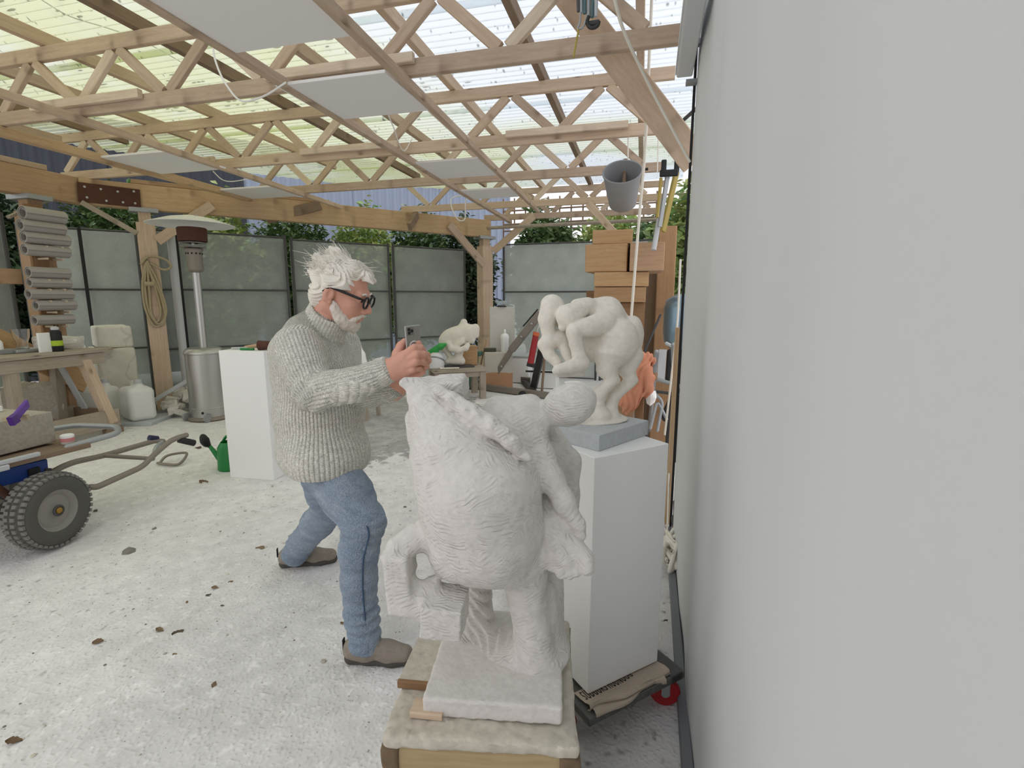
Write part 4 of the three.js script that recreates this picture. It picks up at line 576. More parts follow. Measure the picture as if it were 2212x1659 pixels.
  const ribUV = (q) => {
    const c = new THREE.Vector3((q[0][0] + q[1][0] + q[2][0]) / 3, (q[0][1] + q[1][1] + q[2][1]) / 3, (q[0][2] + q[1][2] + q[2][2]) / 3); let best = null, bd2 = 0.012;
    for (const s of segs) { const d = c.clone().sub(s.A0), t = d.dot(s.ax); if (t < -0.01 || t > s.L + 0.06) continue; const r = d.clone().addScaledVector(s.ax, -t).length(), k = r - lerp(s.r0, s.r1, clamp(t / s.L, 0, 1)); if (k < bd2) { bd2 = k; best = s; } }
    let a0 = null; return q.map((p) => { let a, v, r; if (best) { pq.set(...p).sub(best.A0); v = pq.dot(best.ax); a = Math.atan2(pq.dot(best.w), pq.dot(best.u)); r = best.r; } else { const x = p[0] - tA.x, z = p[2] - tA.z; a = Math.atan2(z, x); r = 0.2; v = p[1]; } if (a0 === null) a0 = a; if (a - a0 > Math.PI) a -= 2 * Math.PI; if (a0 - a > Math.PI) a += 2 * Math.PI; return [a * r, v]; });
  };
  const swm = part(man, 'sweater', skinUV(sw, ribUV), knit); swm.userData.label = 'grey ribbed wool sweater';
  { // stand-up collar, ribbed
    const ax = V(col1).sub(V(col0)), n = 160, pos = [], idx = [], uv = []; ax.normalize(); const u = new THREE.Vector3(0, 0, 1).cross(ax).normalize(), w = ax.clone().cross(u); const prof = [[-0.02, 0.112], [0.015, 0.103], [0.05, 0.097], [0.085, 0.096], [0.094, 0.091], [0.088, 0.084], [0.03, 0.082]];
    for (let i = 0; i <= n; i++) { const a = i / n * Math.PI * 2; prof.forEach(([h, r], j) => { const rb = r + (j < 5 ? 0.0022 * Math.cos(i * Math.PI / 2) : 0); const p = V(col0).addScaledVector(ax, h + 0.012 * Math.sin(a * 2 + 1) * (j > 2 && j < 6 ? 1 : 0)).addScaledVector(u, Math.cos(a) * rb).addScaledVector(w, Math.sin(a) * rb * 0.92); pos.push(p.x, p.y, p.z); uv.push(a * 0.08, h); }); }
    const m = prof.length; for (let i = 0; i < n; i++) for (let j = 0; j < m - 1; j++) { const k = i * m + j; idx.push(k, k + m, k + 1, k + 1, k + m, k + m + 1); }
    const g = new THREE.BufferGeometry(); g.setAttribute('position', new THREE.Float32BufferAttribute(pos, 3)); g.setAttribute('uv', new THREE.Float32BufferAttribute(uv, 2)); g.setIndex(idx); g.computeVertexNormals();
    part(swm, 'collar', g, std(0xf2f0ea, 0.95, { map: rep(T.knit, 2.2), side: THREE.DoubleSide })).position.set(-man.position.x, 0, -man.position.z).sub(swm.position);
    // ribbed cuffs and hem
    const ring = (a, b, r0, r1, k) => { const A0 = V(a), ax2 = V(b).sub(A0), L = ax2.length(); ax2.normalize(); const u2 = new THREE.Vector3(0, 1, 0).cross(ax2).normalize(), w2 = ax2.clone().cross(u2), P = [], I = [], U = [], N = k * 4; for (let i = 0; i <= N; i++) { const an = i / N * Math.PI * 2; [[0, r0], [0.5, (r0 + r1) / 2 + 0.002], [0.95, r1], [1, r1 - 0.004], [0.9, r1 - 0.012]].forEach(([t, r], j) => { const rb = r + (j < 4 ? 0.002 * Math.cos(i * Math.PI / 2) : 0); const p = A0.clone().addScaledVector(ax2, L * t).addScaledVector(u2, Math.cos(an) * rb).addScaledVector(w2, Math.sin(an) * rb); P.push(p.x, p.y, p.z); U.push(an * r, t * L); }); } for (let i = 0; i < N; i++) for (let j = 0; j < 4; j++) { const q = i * 5 + j; I.push(q, q + 5, q + 1, q + 1, q + 5, q + 6); } const g2 = new THREE.BufferGeometry(); g2.setAttribute('position', new THREE.Float32BufferAttribute(P, 3)); g2.setAttribute('uv', new THREE.Float32BufferAttribute(U, 2)); g2.setIndex(I); g2.computeVertexNormals(); return g2; };
    const cf = std(0xf2f0ea, 0.95, { map: rep(T.knit, 2.2), side: THREE.DoubleSide });
    for (const [a, b] of [[[-0.9959, 1.212, -1.717], [-0.9406, 1.238, -1.724]], [[-1.038, 1.126, -1.872], [-0.9716, 1.152, -1.852]]]) part(swm, 'cuff', ring(a, b, 0.054, 0.05, 30), cf).position.set(-man.position.x, 0, -man.position.z).sub(swm.position);
  }
  // --- jeans
  T.denim = texture(512, 512, (u, v) => { const w = pn((u + v) * 256, (u - v) * 64, 256, 4), f = pf(u, v * 2, 4, 4, 7), t = clamp(0.5 + 0.7 * (f - 0.5) + 0.5 * (w - 0.5), 0, 1); return [lerp(116, 200, t), lerp(134, 206, t), lerp(154, 212, t)]; });
  const denim = std(0xdde2e8, 0.9, { map: rep(T.denim, 2.5), bumpMap: rep(texture(256, 256, (u, v) => 0.7 * pf(u, v * 3 + 0.3 * pn(u * 4, v * 4, 4, 8), 4, 3, 19) + 0.3 * pn(u * 128, v * 128, 128, 2), false), 3), bumpScale: 0.012 });
  const kR = legR[2], aR = legR[5], kL = legL[2], aL = legL[4], dist = (c, x, y, z) => Math.hypot(x - c[0], y - c[1], z - c[2]);
  const crease = (x, y, z) => { const w = 2.2 * n3(x * 7, y * 5, z * 7); let h = 0.005 * n3(x * 12, y * 8, z * 12); const k = Math.max(sstep(0.17, 0.02, dist(kR, x, y, z)), 1.2 * sstep(0.16, 0.02, dist(aR, x, y, z)), sstep(0.13, 0.02, dist(kL, x, y, z)), 1.2 * sstep(0.13, 0.02, dist(aL, x, y, z))); h += (0.25 + k) * 0.0075 * Math.sin(y * 150 + x * 40 + w * 1.6) * (0.6 + 0.4 * n3(x * 14, y * 9, z * 14)); return h; };
  const je = sculpt([sEll(hip, [0.145, 0.12, 0.155], e, 0.05), sChain(legR, 0.03, 0.05), sChain(legL, 0.03, 0.05), cut(sBox([hip[0], hip[1] + 0.2, hip[2]], [0.4, 0.14, 0.4], null, 0.01, 0.002)),
    cut(sCone([...[-1.086, 0.064, -1.685], 0.055], [...[-1.081, -0.012, -1.673], 0.06], 0.006)), cut(sCone([...[-1.876, 0.0499, -2.237], 0.055], [...[-1.907, -0.0221, -2.237], 0.06], 0.006))], 0.006, crease, 0.02);
  const jm = part(man, 'jeans', skinUV(je), denim); jm.userData.label = 'faded blue jeans';
  { const side = legR.slice(0, 6).map((c) => { const d = new THREE.Vector3(-c[0], 0, -c[2]).normalize(); return [c[0] + (d.x * 0.97 + 0.24) * c[3] * 0.98, c[1] + 0.004, c[2] + d.z * c[3] * 0.98]; }); const sm = part(jm, 'side_seam', tube(side, 0.0035, 5, 80), std(0x3f5670, 0.9)); sm.position.set(0, 0, 0); }
  // --- boots
  const suede = std(0xa39a90, 0.95, { map: T.concrete, bumpMap: T.grain, bumpScale: 0.002 }), soleM = std(0x4f4a45, 0.9);
  const boot = (heel, toe, ank, lift = 0) => {
    const H0 = V(heel), d = V(toe).sub(H0); const L = d.length(); d.normalize(); const n = new THREE.Vector3(-d.z, 0, d.x), P = (f, y, s = 0) => { const p = H0.clone().addScaledVector(d, f * L).addScaledVector(n, s); return [p.x, y, p.z]; }, C = (f, y, r, s = 0) => [...P(f, y, s), r];
    const up = [sCone(C(0.13, 0.075, 0.034), C(0.24, 0.1, 0.042), 0.03), sCone([ank[0], ank[1], ank[2], 0.05], C(0.25, 0.08, 0.045), 0.03), sCone(C(0.3, 0.075, 0.045), C(0.62, 0.052, 0.036), 0.03), sCone(C(0.62, 0.05, 0.036, 0.008), C(0.86, 0.046, 0.03, 0.008), 0.03), sCone(C(0.62, 0.05, 0.034, -0.01), C(0.85, 0.044, 0.028, -0.008), 0.03), sCone(C(0.1, 0.05, 0.03), C(0.3, 0.05, 0.036), 0.03), cut(sBox(P(0.5, -0.06), [L, 0.082, 0.2], [0, Math.atan2(-d.z, d.x), 0], 0.004, 0.002))];
    const b = part(man, 'boot', skinUV(sculpt(up, 0.0045, (x, y, z) => 0.0025 * n3(x * 30, y * 30, z * 30), 0.004)), suede);
    const sole = [sCone(C(0.1, 0.024, 0.03), C(0.35, 0.024, 0.028), 0.02), sCone(C(0.35, 0.024, 0.03), C(0.7, 0.024, 0.038), 0.02), sCone(C(0.7, 0.024, 0.038), C(0.88, 0.026, 0.032), 0.02), cut(sBox(P(0.5, 0.1), [L, 0.068, 0.2], [0, Math.atan2(-d.z, d.x), 0], 0.003, 0.001)), cut(sBox(P(0.5, -0.1), [L, 0.101, 0.2], [0, Math.atan2(-d.z, d.x), 0], 0.003, 0.001))];
    part(b, 'sole', skinUV(sculpt(sole, 0.0045)), soleM).position.set(0, 0, 0);
    part(b, 'pull_tab', rbox(0.006, 0.05, 0.022, 0.002, ...P(0.0, ank[1] + 0.01), Math.atan2(-d.z, d.x)), M.black).position.set(0, 0, 0);
    return b;
  };
  boot([-1.169, 0, -1.662], [-0.884, 0, -1.732], [-1.083, 0.0735, -1.687]); boot([-1.963, 0, -2.233], [-1.674, 0, -2.385], [-1.867, 0.0805, -2.244]);
  // --- hair, beard, eyes and glasses
  const hairM = std(0xe9e3d8, 0.75), strandDisp = (x, y, z) => 0.006 * n3(x * 30, y * 30, z * 30) + 0.005 * Math.sin((y * 1.1 + x * 0.8 + 0.4 * n3(x * 9, y * 9, z * 9)) * 300 * 0.55 + z * 90);
  const hair = sculpt([sEll([-0.022, 0.058, 0], [0.104, 0.085, 0.088], null, 0.02), sEll([-0.075, 0.0, 0], [0.05, 0.075, 0.076], null, 0.03), sCone([-0.078, -0.05, 0.03, 0.024], [-0.078, -0.05, -0.03, 0.024], 0.03), sCone([-0.04, 0.03, 0.078, 0.016], [0.03, 0.045, 0.07, 0.012], 0.02), sCone([-0.04, 0.03, -0.078, 0.016], [0.03, 0.045, -0.07, 0.012], 0.02), sChain([[0.03, 0.115, 0.03, 0.026], [0.085, 0.095, 0.03, 0.014], [0.118, 0.082, 0.035, 0.005]], 0.02), sChain([[0.03, 0.115, -0.02, 0.026], [0.08, 0.092, -0.03, 0.016], [0.098, 0.08, -0.04, 0.006]], 0.02),
    sChain([[-0.03, 0.13, 0.02, 0.026], [-0.05, 0.152, 0.02, 0.014], [-0.075, 0.165, 0.03, 0.005]], 0.016), sChain([[-0.08, 0.1, 0.03, 0.026], [-0.115, 0.11, 0.03, 0.013], [-0.135, 0.105, 0.03, 0.004]], 0.016), sChain([[-0.1, 0.05, 0.03, 0.028], [-0.13, 0.05, 0.03, 0.012], [-0.142, 0.035, 0.03, 0.004]], 0.016), sChain([[-0.07, 0.12, -0.03, 0.026], [-0.1, 0.14, -0.03, 0.012], [-0.115, 0.138, -0.03, 0.004]], 0.016),
    cut(sEll([0.108, 0.01, 0], [0.06, 0.072, 0.12], [0, 0, 0.25], 0.012)), cut(sEll([-0.006, -0.012, 0.098], [0.03, 0.038, 0.03], null, 0.01)), cut(sEll([-0.006, -0.012, -0.098], [0.03, 0.038, 0.03], null, 0.01)), cut(sEll([0.03, -0.06, 0], [0.075, 0.08, 0.13], null, 0.01))], 0.003, strandDisp, 0.012).applyMatrix4(hm);
  const strands = [];
  for (let i = 0; i < 900; i++) { // loose curving wisps, swept back
    const a = rr(-Math.PI, Math.PI), el = rr(-0.25, 1.5), d = new THREE.Vector3(Math.cos(a) * Math.cos(el), Math.sin(el), Math.sin(a) * Math.cos(el)); if (d.x > 0.55 && el < 0.8) continue; if (el < 0.15 && d.x > -0.4) continue;
    const long = rnd() < 0.1, len = long ? rr(0.05, 0.08) : rr(0.025, 0.05), flow = new THREE.Vector3(-0.9, 0.25, 0).addScaledVector(new THREE.Vector3(rr(-1, 1), rr(-1, 1), rr(-1, 1)), 0.6); if (d.x > 0.3) flow.set(0.8, -0.1 + rr(-0.3, 0.3), rr(-0.5, 0.5)); flow.addScaledVector(d, -flow.dot(d) * 0.8).normalize();
    const p = [new THREE.Vector3(-0.022 + d.x * 0.1, 0.056 + d.y * 0.082, d.z * 0.085)], bend = new THREE.Vector3(rr(-1, 1), rr(-0.6, 1), rr(-1, 1)).multiplyScalar(0.5); for (let k = 1; k < 5; k++) p.push(p[k - 1].clone().addScaledVector(flow, len / 4).addScaledVector(d, len / 4 * (long ? 0.55 : 0.3)).addScaledVector(bend, len / 4 * (k - 1) * 0.35));
    const q = p.map((v) => v.clone().applyMatrix4(hm).toArray()); for (let k = 0; k < 4; k++) strands.push(rod(q[k], q[k + 1], lerp(0.0022, 0.0004, k / 4), lerp(0.0022, 0.0004, (k + 1) / 4), 4));
  }
  part(man, 'hair', [skinUV(hair), ...strands], hairM).userData.label = 'tousled white hair';
  const beard = sculpt([sCone([0.078, -0.108, 0.01, 0.018], [0.078, -0.108, -0.01, 0.018], 0.014), sCone([0.0, -0.058, 0.064, 0.013], [0.05, -0.098, 0.036, 0.022], 0.02), sCone([0.0, -0.058, -0.064, 0.013], [0.05, -0.098, -0.036, 0.022], 0.02), sCone([0.045, -0.108, 0.02, 0.024], [0.045, -0.108, -0.02, 0.024], 0.03), sCone([0.068, -0.118, 0, 0.024], [0.075, -0.13, 0, 0.016], 0.02), sCone([-0.004, -0.03, 0.07, 0.008], [0.03, -0.085, 0.05, 0.022], 0.02), sCone([-0.004, -0.03, -0.07, 0.008], [0.03, -0.085, -0.05, 0.022], 0.02), sCone([0.03, -0.09, 0.044, 0.022], [0.055, -0.108, 0.02, 0.024], 0.02), sCone([0.03, -0.09, -0.044, 0.022], [0.055, -0.108, -0.02, 0.024], 0.02), sCone([0.104, -0.06, 0.006, 0.008], [0.082, -0.08, 0.036, 0.01], 0.01), sCone([0.104, -0.06, -0.006, 0.008], [0.082, -0.08, -0.036, 0.01], 0.01), sCone([0.075, -0.085, 0.034, 0.011], [0.06, -0.1, 0.03, 0.018], 0.012), sCone([0.075, -0.085, -0.034, 0.011], [0.06, -0.1, -0.03, 0.018], 0.012), cut(sEll([0.1, -0.076, 0], [0.02, 0.008, 0.022], null, 0.006))], 0.003, (x, y, z) => 0.0025 * n3(x * 90, y * 60, z * 90) + 0.002 * n3(x * 200, y * 120, z * 200), 0.006).applyMatrix4(hm);
  const X = (p) => new THREE.Vector3(...p).applyMatrix4(hm).toArray();
  part(man, 'eyebrow', [1, -1].map((k) => tube([X([0.1, 0.02, k * 0.014]), X([0.103, 0.028, k * 0.03]), X([0.094, 0.024, k * 0.048])], 0.0045, 6, 12)), hairM);
  part(man, 'beard', skinUV(beard), std(0xdcd2c6, 0.85)).userData.label = 'short white beard';
  const gl = part(man, 'glasses', [...[1, -1].flatMap((s) => { const c = [], n = 28; for (let i = 0; i < n; i++) { const a = i / n * Math.PI * 2; c.push(X([0.113 - 0.35 * Math.abs(Math.sin(a) * 0 + Math.cos(a) * 0.0), -0.004 + Math.sin(a) * 0.022, s * (0.034 + Math.cos(a) * 0.026)])); } return [tube(c, 0.0044, 6, 56, true), rod(X([0.113, 0.01, s * 0.06]), X([0.1, 0.013, s * 0.076]), 0.0042, 0.0042, 6), rod(X([0.1, 0.013, s * 0.077]), X([-0.016, 0.026, s * 0.092]), 0.0055, 0.006, 6), rod(X([-0.016, 0.026, s * 0.092]), X([-0.045, 0.0, s * 0.088]), 0.0045, 0.003, 6)]; }), rod(X([0.114, 0.0, 0.01]), X([0.114, 0.0, -0.01]), 0.003, 0.003, 6)], M.black); gl.userData.label = 'black framed glasses';
  for (const s of [1, -1]) { const g = new THREE.CircleGeometry(1, 24).scale(0.024, 0.02, 1).rotateY(Math.PI / 2).translate(0.113, -0.004, s * 0.034).applyMatrix4(hm); const l = new THREE.Mesh(g, phys(0xffffff, 0.02, { transmission: 1, thickness: 0 })); l.name = 'lens'; gl.add(l); }
  for (const s of [1, -1]) part(man, 'eye', new THREE.SphereGeometry(0.006, 10, 8).translate(0.0925, -0.002, s * 0.032).applyMatrix4(hm), M.black);
  // --- phone (held, a thing of its own)
  const c = [-0.8669, 1.33, -1.78], ph = thing('phone', 'grey smartphone with three lenses and a white ring, held by the man', 'phone', c); ph.rotation.set(0, 1.06, 0.06); ph.rotation.order = 'YXZ';
  local(ph, 'case', new RoundedBoxGeometry(0.066, 0.136, 0.009, 4, 0.0045), std(0x8e8d87, 0.6)); local(ph, 'screen', new THREE.BoxGeometry(0.06, 0.128, 0.001).translate(0, 0, -0.005), M.black);
  local(ph, 'rim', new RoundedBoxGeometry(0.0675, 0.1375, 0.005, 4, 0.0025), M.steel);
  local(ph, 'camera_plate', new RoundedBoxGeometry(0.03, 0.03, 0.003, 3, 0.0014).translate(-0.014, 0.049, 0.0055), std(0x77766f, 0.5));
  for (const [x, y] of [[-0.0205, 0.0555], [-0.0205, 0.0425], [-0.0075, 0.049]]) local(ph, 'camera_lens', new THREE.CylinderGeometry(0.0056, 0.006, 0.003, 20).rotateX(Math.PI / 2).translate(x, y, 0.008), M.black);
  local(ph, 'ring_mark', new THREE.TorusGeometry(0.021, 0.0022, 6, 40).scale(1, 1, 0.3).translate(0, -0.012, 0.0047), M.white);
}

// ---------------------------------------------------------------- patio heater
{
  const p = [-5.332, 0, -5.104], t = thing('patio_heater', 'stainless steel patio heater with a wide white hood', 'patio heater', p), L = (n, g, m) => local(t, n, g, m);
  L('base', lathe([[0, 0], [0.25, 0], [0.25, 0.03], [0.22, 0.05], [0.2, 0.05]], 40), M.dullsteel);
  L('gas_housing', lathe([[0.215, 0.05], [0.215, 0.82], [0.225, 0.825], [0.225, 0.85], [0.2, 0.885], [0.17, 0.9], [0.05, 0.905], [0, 0.905]], 48), M.steel);
  L('housing_ring', new THREE.TorusGeometry(0.217, 0.006, 8, 48).rotateX(Math.PI / 2).translate(0, 0.16, 0), M.steel);
  L('vent_hole', new THREE.CylinderGeometry(0.016, 0.016, 0.01, 16).rotateX(Math.PI / 2).translate(0.09, 0.11, 0.197), M.black);
  L('pole', new THREE.CylinderGeometry(0.045, 0.045, 0.95, 24).translate(0, 1.37, 0), M.steel);
  L('burner_housing', lathe([[0.03, 1.8], [0.075, 1.82], [0.085, 1.85], [0.085, 2.05], [0.1, 2.07], [0.1, 2.09], [0, 2.09]], 32), M.dullsteel);
  L('burner_collar', [lathe([[0.06, 2.1], [0.13, 2.1], [0.13, 2.12], [0.06, 2.12]], 32), lathe([[0.06, 2.15], [0.14, 2.15], [0.14, 2.165], [0.06, 2.165]], 32), new THREE.CylinderGeometry(0.02, 0.02, 0.1, 12).translate(0, 2.13, 0)], M.steel);
  for (let k = 0; k < 12; k++) L('burner_hole', new THREE.SphereGeometry(0.011, 8, 6).translate(Math.cos(k * 0.524) * 0.085, 2.03, Math.sin(k * 0.524) * 0.085), M.black);
  L('emitter_screen', lathe([[0.155, 2.17], [0.16, 2.32], [0.15, 2.33], [0.05, 2.33], [0.05, 2.17], [0.155, 2.17]], 32), M.rust);
  L('hood', lathe([[0, 2.475], [0.06, 2.472], [0.24, 2.44], [0.45, 2.372], [0.468, 2.366], [0.465, 2.36], [0.44, 2.364], [0.24, 2.428], [0, 2.46]], 64), std(0xf1f1ee, 0.4));
  for (let k = 0; k < 3; k++) L('hood_bolt', new THREE.SphereGeometry(0.01, 8, 6).translate(Math.cos(k * 2.1 + 0.5) * 0.2, 2.455, Math.sin(k * 2.1 + 0.5) * 0.2), M.steel);
  for (let k = 0; k < 2; k++) L('wheel', new THREE.CylinderGeometry(0.05, 0.05, 0.03, 20).rotateZ(Math.PI / 2).translate(k ? 0.16 : -0.16, 0.05, 0.2), M.grey);
}
// ---------------------------------------------------------------- middle plinth with its tools
{
  const e0 = [-3.382, 0, -3.377], e1 = [-2.969, 0, -3.406], ry = Math.atan2(-(e1[2] - e0[2]), e1[0] - e0[0]), w = Math.hypot(e1[0] - e0[0], e1[2] - e0[2]), dp = 0.4, s = Math.sin(ry), c = Math.cos(ry), L = (x, y, z) => [e0[0] + x * c + z * s, y, e0[2] - x * s + z * c], m = L(w / 2, 0, -dp / 2);
  single('plinth', 'white plinth with hand tools on top, behind the man', 'plinth', at(rbox(w, 1.08, dp, 0.003), [m[0], 0.54, m[2]], ry), M.white);
  const tool = (n, lab, cat, a, b, r1, r2, mat) => { const t = thing(n, lab, cat, a); part(t, 'shank', rod(a, b, r1, r2, 10), mat); return t; };
  const y = 1.08;
  const ml = thing('mallet', 'dark red round mallet lying on the middle plinth', 'mallet', L(w * 0.8, y, -0.12)); part(ml, 'head', rod(L(w * 0.72, y + 0.04, -0.1), L(w * 0.95, y + 0.04, -0.12), 0.04, 0.034, 20), M.rust); part(ml, 'handle', rod(L(w * 0.72, y + 0.04, -0.1), L(w * 0.3, y + 0.016, -0.16), 0.014, 0.012, 10), M.honey);
  tool('chisel', 'pale wooden handled chisel on the middle plinth', 'chisel', L(w * 0.25, y + 0.012, -0.22), L(w * 0.62, y + 0.014, -0.28), 0.009, 0.013, M.honey);
  tool('rasp', 'dark steel rasp on the middle plinth', 'rasp', L(w * 0.5, y + 0.012, -0.3), L(w * 0.8, y + 0.03, -0.32), 0.012, 0.012, M.darksteel);
  tool('chisel', 'thin white chisel at the left side of the middle plinth', 'chisel', L(w * 0.1, y + 0.01, -0.1), L(w * 0.4, y + 0.01, -0.14), 0.009, 0.01, M.palegrey);
  tool('green_file', 'small green handled file on the middle plinth', 'file', L(w * 0.38, y + 0.01, -0.06), L(w * 0.66, y + 0.01, -0.07), 0.01, 0.01, M.green);
  single('tool_roll', 'rolled beige tool wrap at the back of the middle plinth', 'tool wrap', rod(L(w * 0.7, y + 0.026, -0.34), L(w * 0.95, y + 0.026, -0.3), 0.026, 0.024, 14), M.jute);
}
// ---------------------------------------------------------------- watering can
{
  const p = [-3.56, 0, -3.564], t = thing('watering_can', 'green watering can with a black rose, behind the middle plinth', 'watering can', p), L = (n, g, m) => local(t, n, g, m);
  L('tank', lathe([[0, 0], [0.095, 0], [0.1, 0.01], [0.09, 0.2], [0.06, 0.25], [0.055, 0.25], [0.085, 0.19], [0, 0.19]], 32), M.green);
  L('spout', rod([-0.07, 0.04, 0], [-0.2, 0.215, 0.02], 0.03, 0.014, 16), M.green);
  L('rose', skinUV(sculpt([sEll([-0.225, 0.25, 0.03], [0.03, 0.062, 0.062], [0, 0.5, 0.3], 0.01), sCone([-0.19, 0.2, 0.02, 0.018], [-0.222, 0.245, 0.028, 0.04], 0.01)], 0.006)), M.black);
  L('handle', tube([[0.08, 0.06, 0], [0.16, 0.12, 0], [0.13, 0.26, 0], [0.0, 0.3, 0], [-0.06, 0.24, 0]], 0.012, 8, 32), M.green);
}
// ---------------------------------------------------------------- marble blocks, jerrycans, rubble
{
  const rot = -0.5; const blk = (lab, c, w, h, d, s, m = M.marble) => single('marble_block', lab, 'block', skinUV(sculpt([sBox([0, 0, 0], [w / 2, h / 2, d / 2], null, 0.01, 0.02)], 0.016, (x, y, z) => 0.008 * n3(x * 7 + s, y * 7, z * 7) + 0.02 * Math.min(0, n3(x * 4 + s * 3, y * 4, z * 4) + 0.35), 0.02)).rotateY(rot).translate(c[0], c[1], c[2]), m);
  const b1 = [-6.72, 0.7251, -5.014];
  blk('large white marble block standing beside the roped post', [b1[0], 0.44, b1[2]], 0.62, 0.88, 0.4, 3);
  const b2 = [-6.702, 1.079, -5.028]; blk('smaller white marble block with a chipped corner, on top of the large one', [b2[0], 0.88 + 0.14, b2[2]], 0.46, 0.27, 0.36, 8, std(0xf4f2ea, 0.7, { map: T.marble, bumpMap: T.grain, bumpScale: 0.003 }));
  single('wooden_wedge', 'thin wooden board under the upper marble block', 'board', at(rbox(0.5, 0.02, 0.12, 0.003), [b2[0] + 0.2, 0.892, b2[2] + 0.27], rot), M.dusty);
  const can = (lab, c, ry) => { const t = thing('jerrycan', lab, 'jerrycan', c, 'white jerrycans by the marble blocks'); t.rotation.y = ry; const m = phys(0xfafaf6, 0.45, { transmission: 0.35, thickness: 0 });
    local(t, 'body', skinUV(sculpt([sBox([0, 0.2, 0], [0.19, 0.2, 0.14], null, 0.03, 0.06), sCone([0.05, 0.36, 0, 0.09], [0.1, 0.42, 0, 0.05], 0.05), cut(sBox([-0.05, 0.42, 0], [0.06, 0.05, 0.06], null, 0.02, 0.02))], 0.012, (x, y, z) => 0.004 * n3(x * 12, y * 12, z * 12), 0.005)), m);
    local(t, 'handle', tube([[-0.15, 0.39, 0], [-0.12, 0.44, 0], [0.0, 0.455, 0], [0.05, 0.42, 0]], 0.018, 8, 24), m); local(t, 'cap', new THREE.CylinderGeometry(0.04, 0.042, 0.04, 20).translate(0.1, 0.475, 0), M.palegrey); };
  const j1 = [-6.45, 0.04, -4.579], j2 = [-6.013, 0.04, -4.721]; can('translucent white jerrycan next to the work table', [j1[0], 0.04, j1[2]], 0.3); can('translucent white jerrycan in front of the roped post', [j2[0], 0.04, j2[2]], -0.4);
  const bd1 = [-6.551, 0, -4.803]; single('grey_board', 'blue grey board under the jerrycans', 'board', at(rbox(1.0, 0.04, 0.5, 0.004), [(j1[0] + j2[0]) / 2, 0.02, (j1[2] + j2[2]) / 2], 0.35), M.slab);
  single('dark_offcut', 'short dark grey offcut lying in front of the rubble', 'offcut', at(rbox(0.2, 0.05, 0.09, 0.006), [[-6.414, 0, -5.173][0], 0.025, [-6.414, 0, -5.173][2]], 0.2), M.grey);
  const c = [-5.95, 0, -5.35]; const gs = [0, 1, 2, 3, 4, 5].map((k) => rock(1, 0.45, 0.6, k * 3.3, 0.25));
  for (let i = 0; i < 80; i++) { const a = rr(0, 6.28), r = Math.sqrt(rnd()) * 0.52, h = Math.max(0, 0.36 * (1 - r / 0.5)) * rr(0.55, 1); const s = rr(0.09, 0.22), g = gs[i % 6]; const px = c[0] + Math.cos(a) * r * 1.25, pz = c[2] + Math.sin(a) * r * 0.8; if (Math.hypot(px + 5.29, pz + 5.06) < 0.4 || Math.hypot(px - PL[0], pz - PL[2]) < 0.24) continue; const m = new THREE.Mesh(g, M.rubble); m.scale.set(s, s, s); m.rotation.set(rr(-0.6, 0.6), rr(0, 6.28), rr(-0.6, 0.6)); m.position.set(c[0] + Math.cos(a) * r * 1.25, h + s * 0.24, c[2] + Math.sin(a) * r * 0.8); m.name = numbered('stone_offcut'); m.userData = { label: 'broken white stone offcut in the rubble pile by the patio heater', category: 'stone', group: 'stone offcuts in the rubble pile' }; m.castShadow = m.receiveShadow = true; scene.add(m); }
  single('white_stick', 'long pale strip leaning on the rubble pile', 'strip', timber([c[0] - 0.3, 0.1, c[2] + 0.44], [c[0] + 0.35, 0.5, c[2] + 0.2], 0.03, 0.05), M.palegrey);
  const sk = rock(0.34, 0.3, 0.2, 6, 0.2); single('white_sack', 'pale blue white sack beside the heater in the rubble', 'sack', sk.translate(c[0] + 0.3, 0.17, c[2] - 0.2), std(0xd5dfe6, 0.8));
}
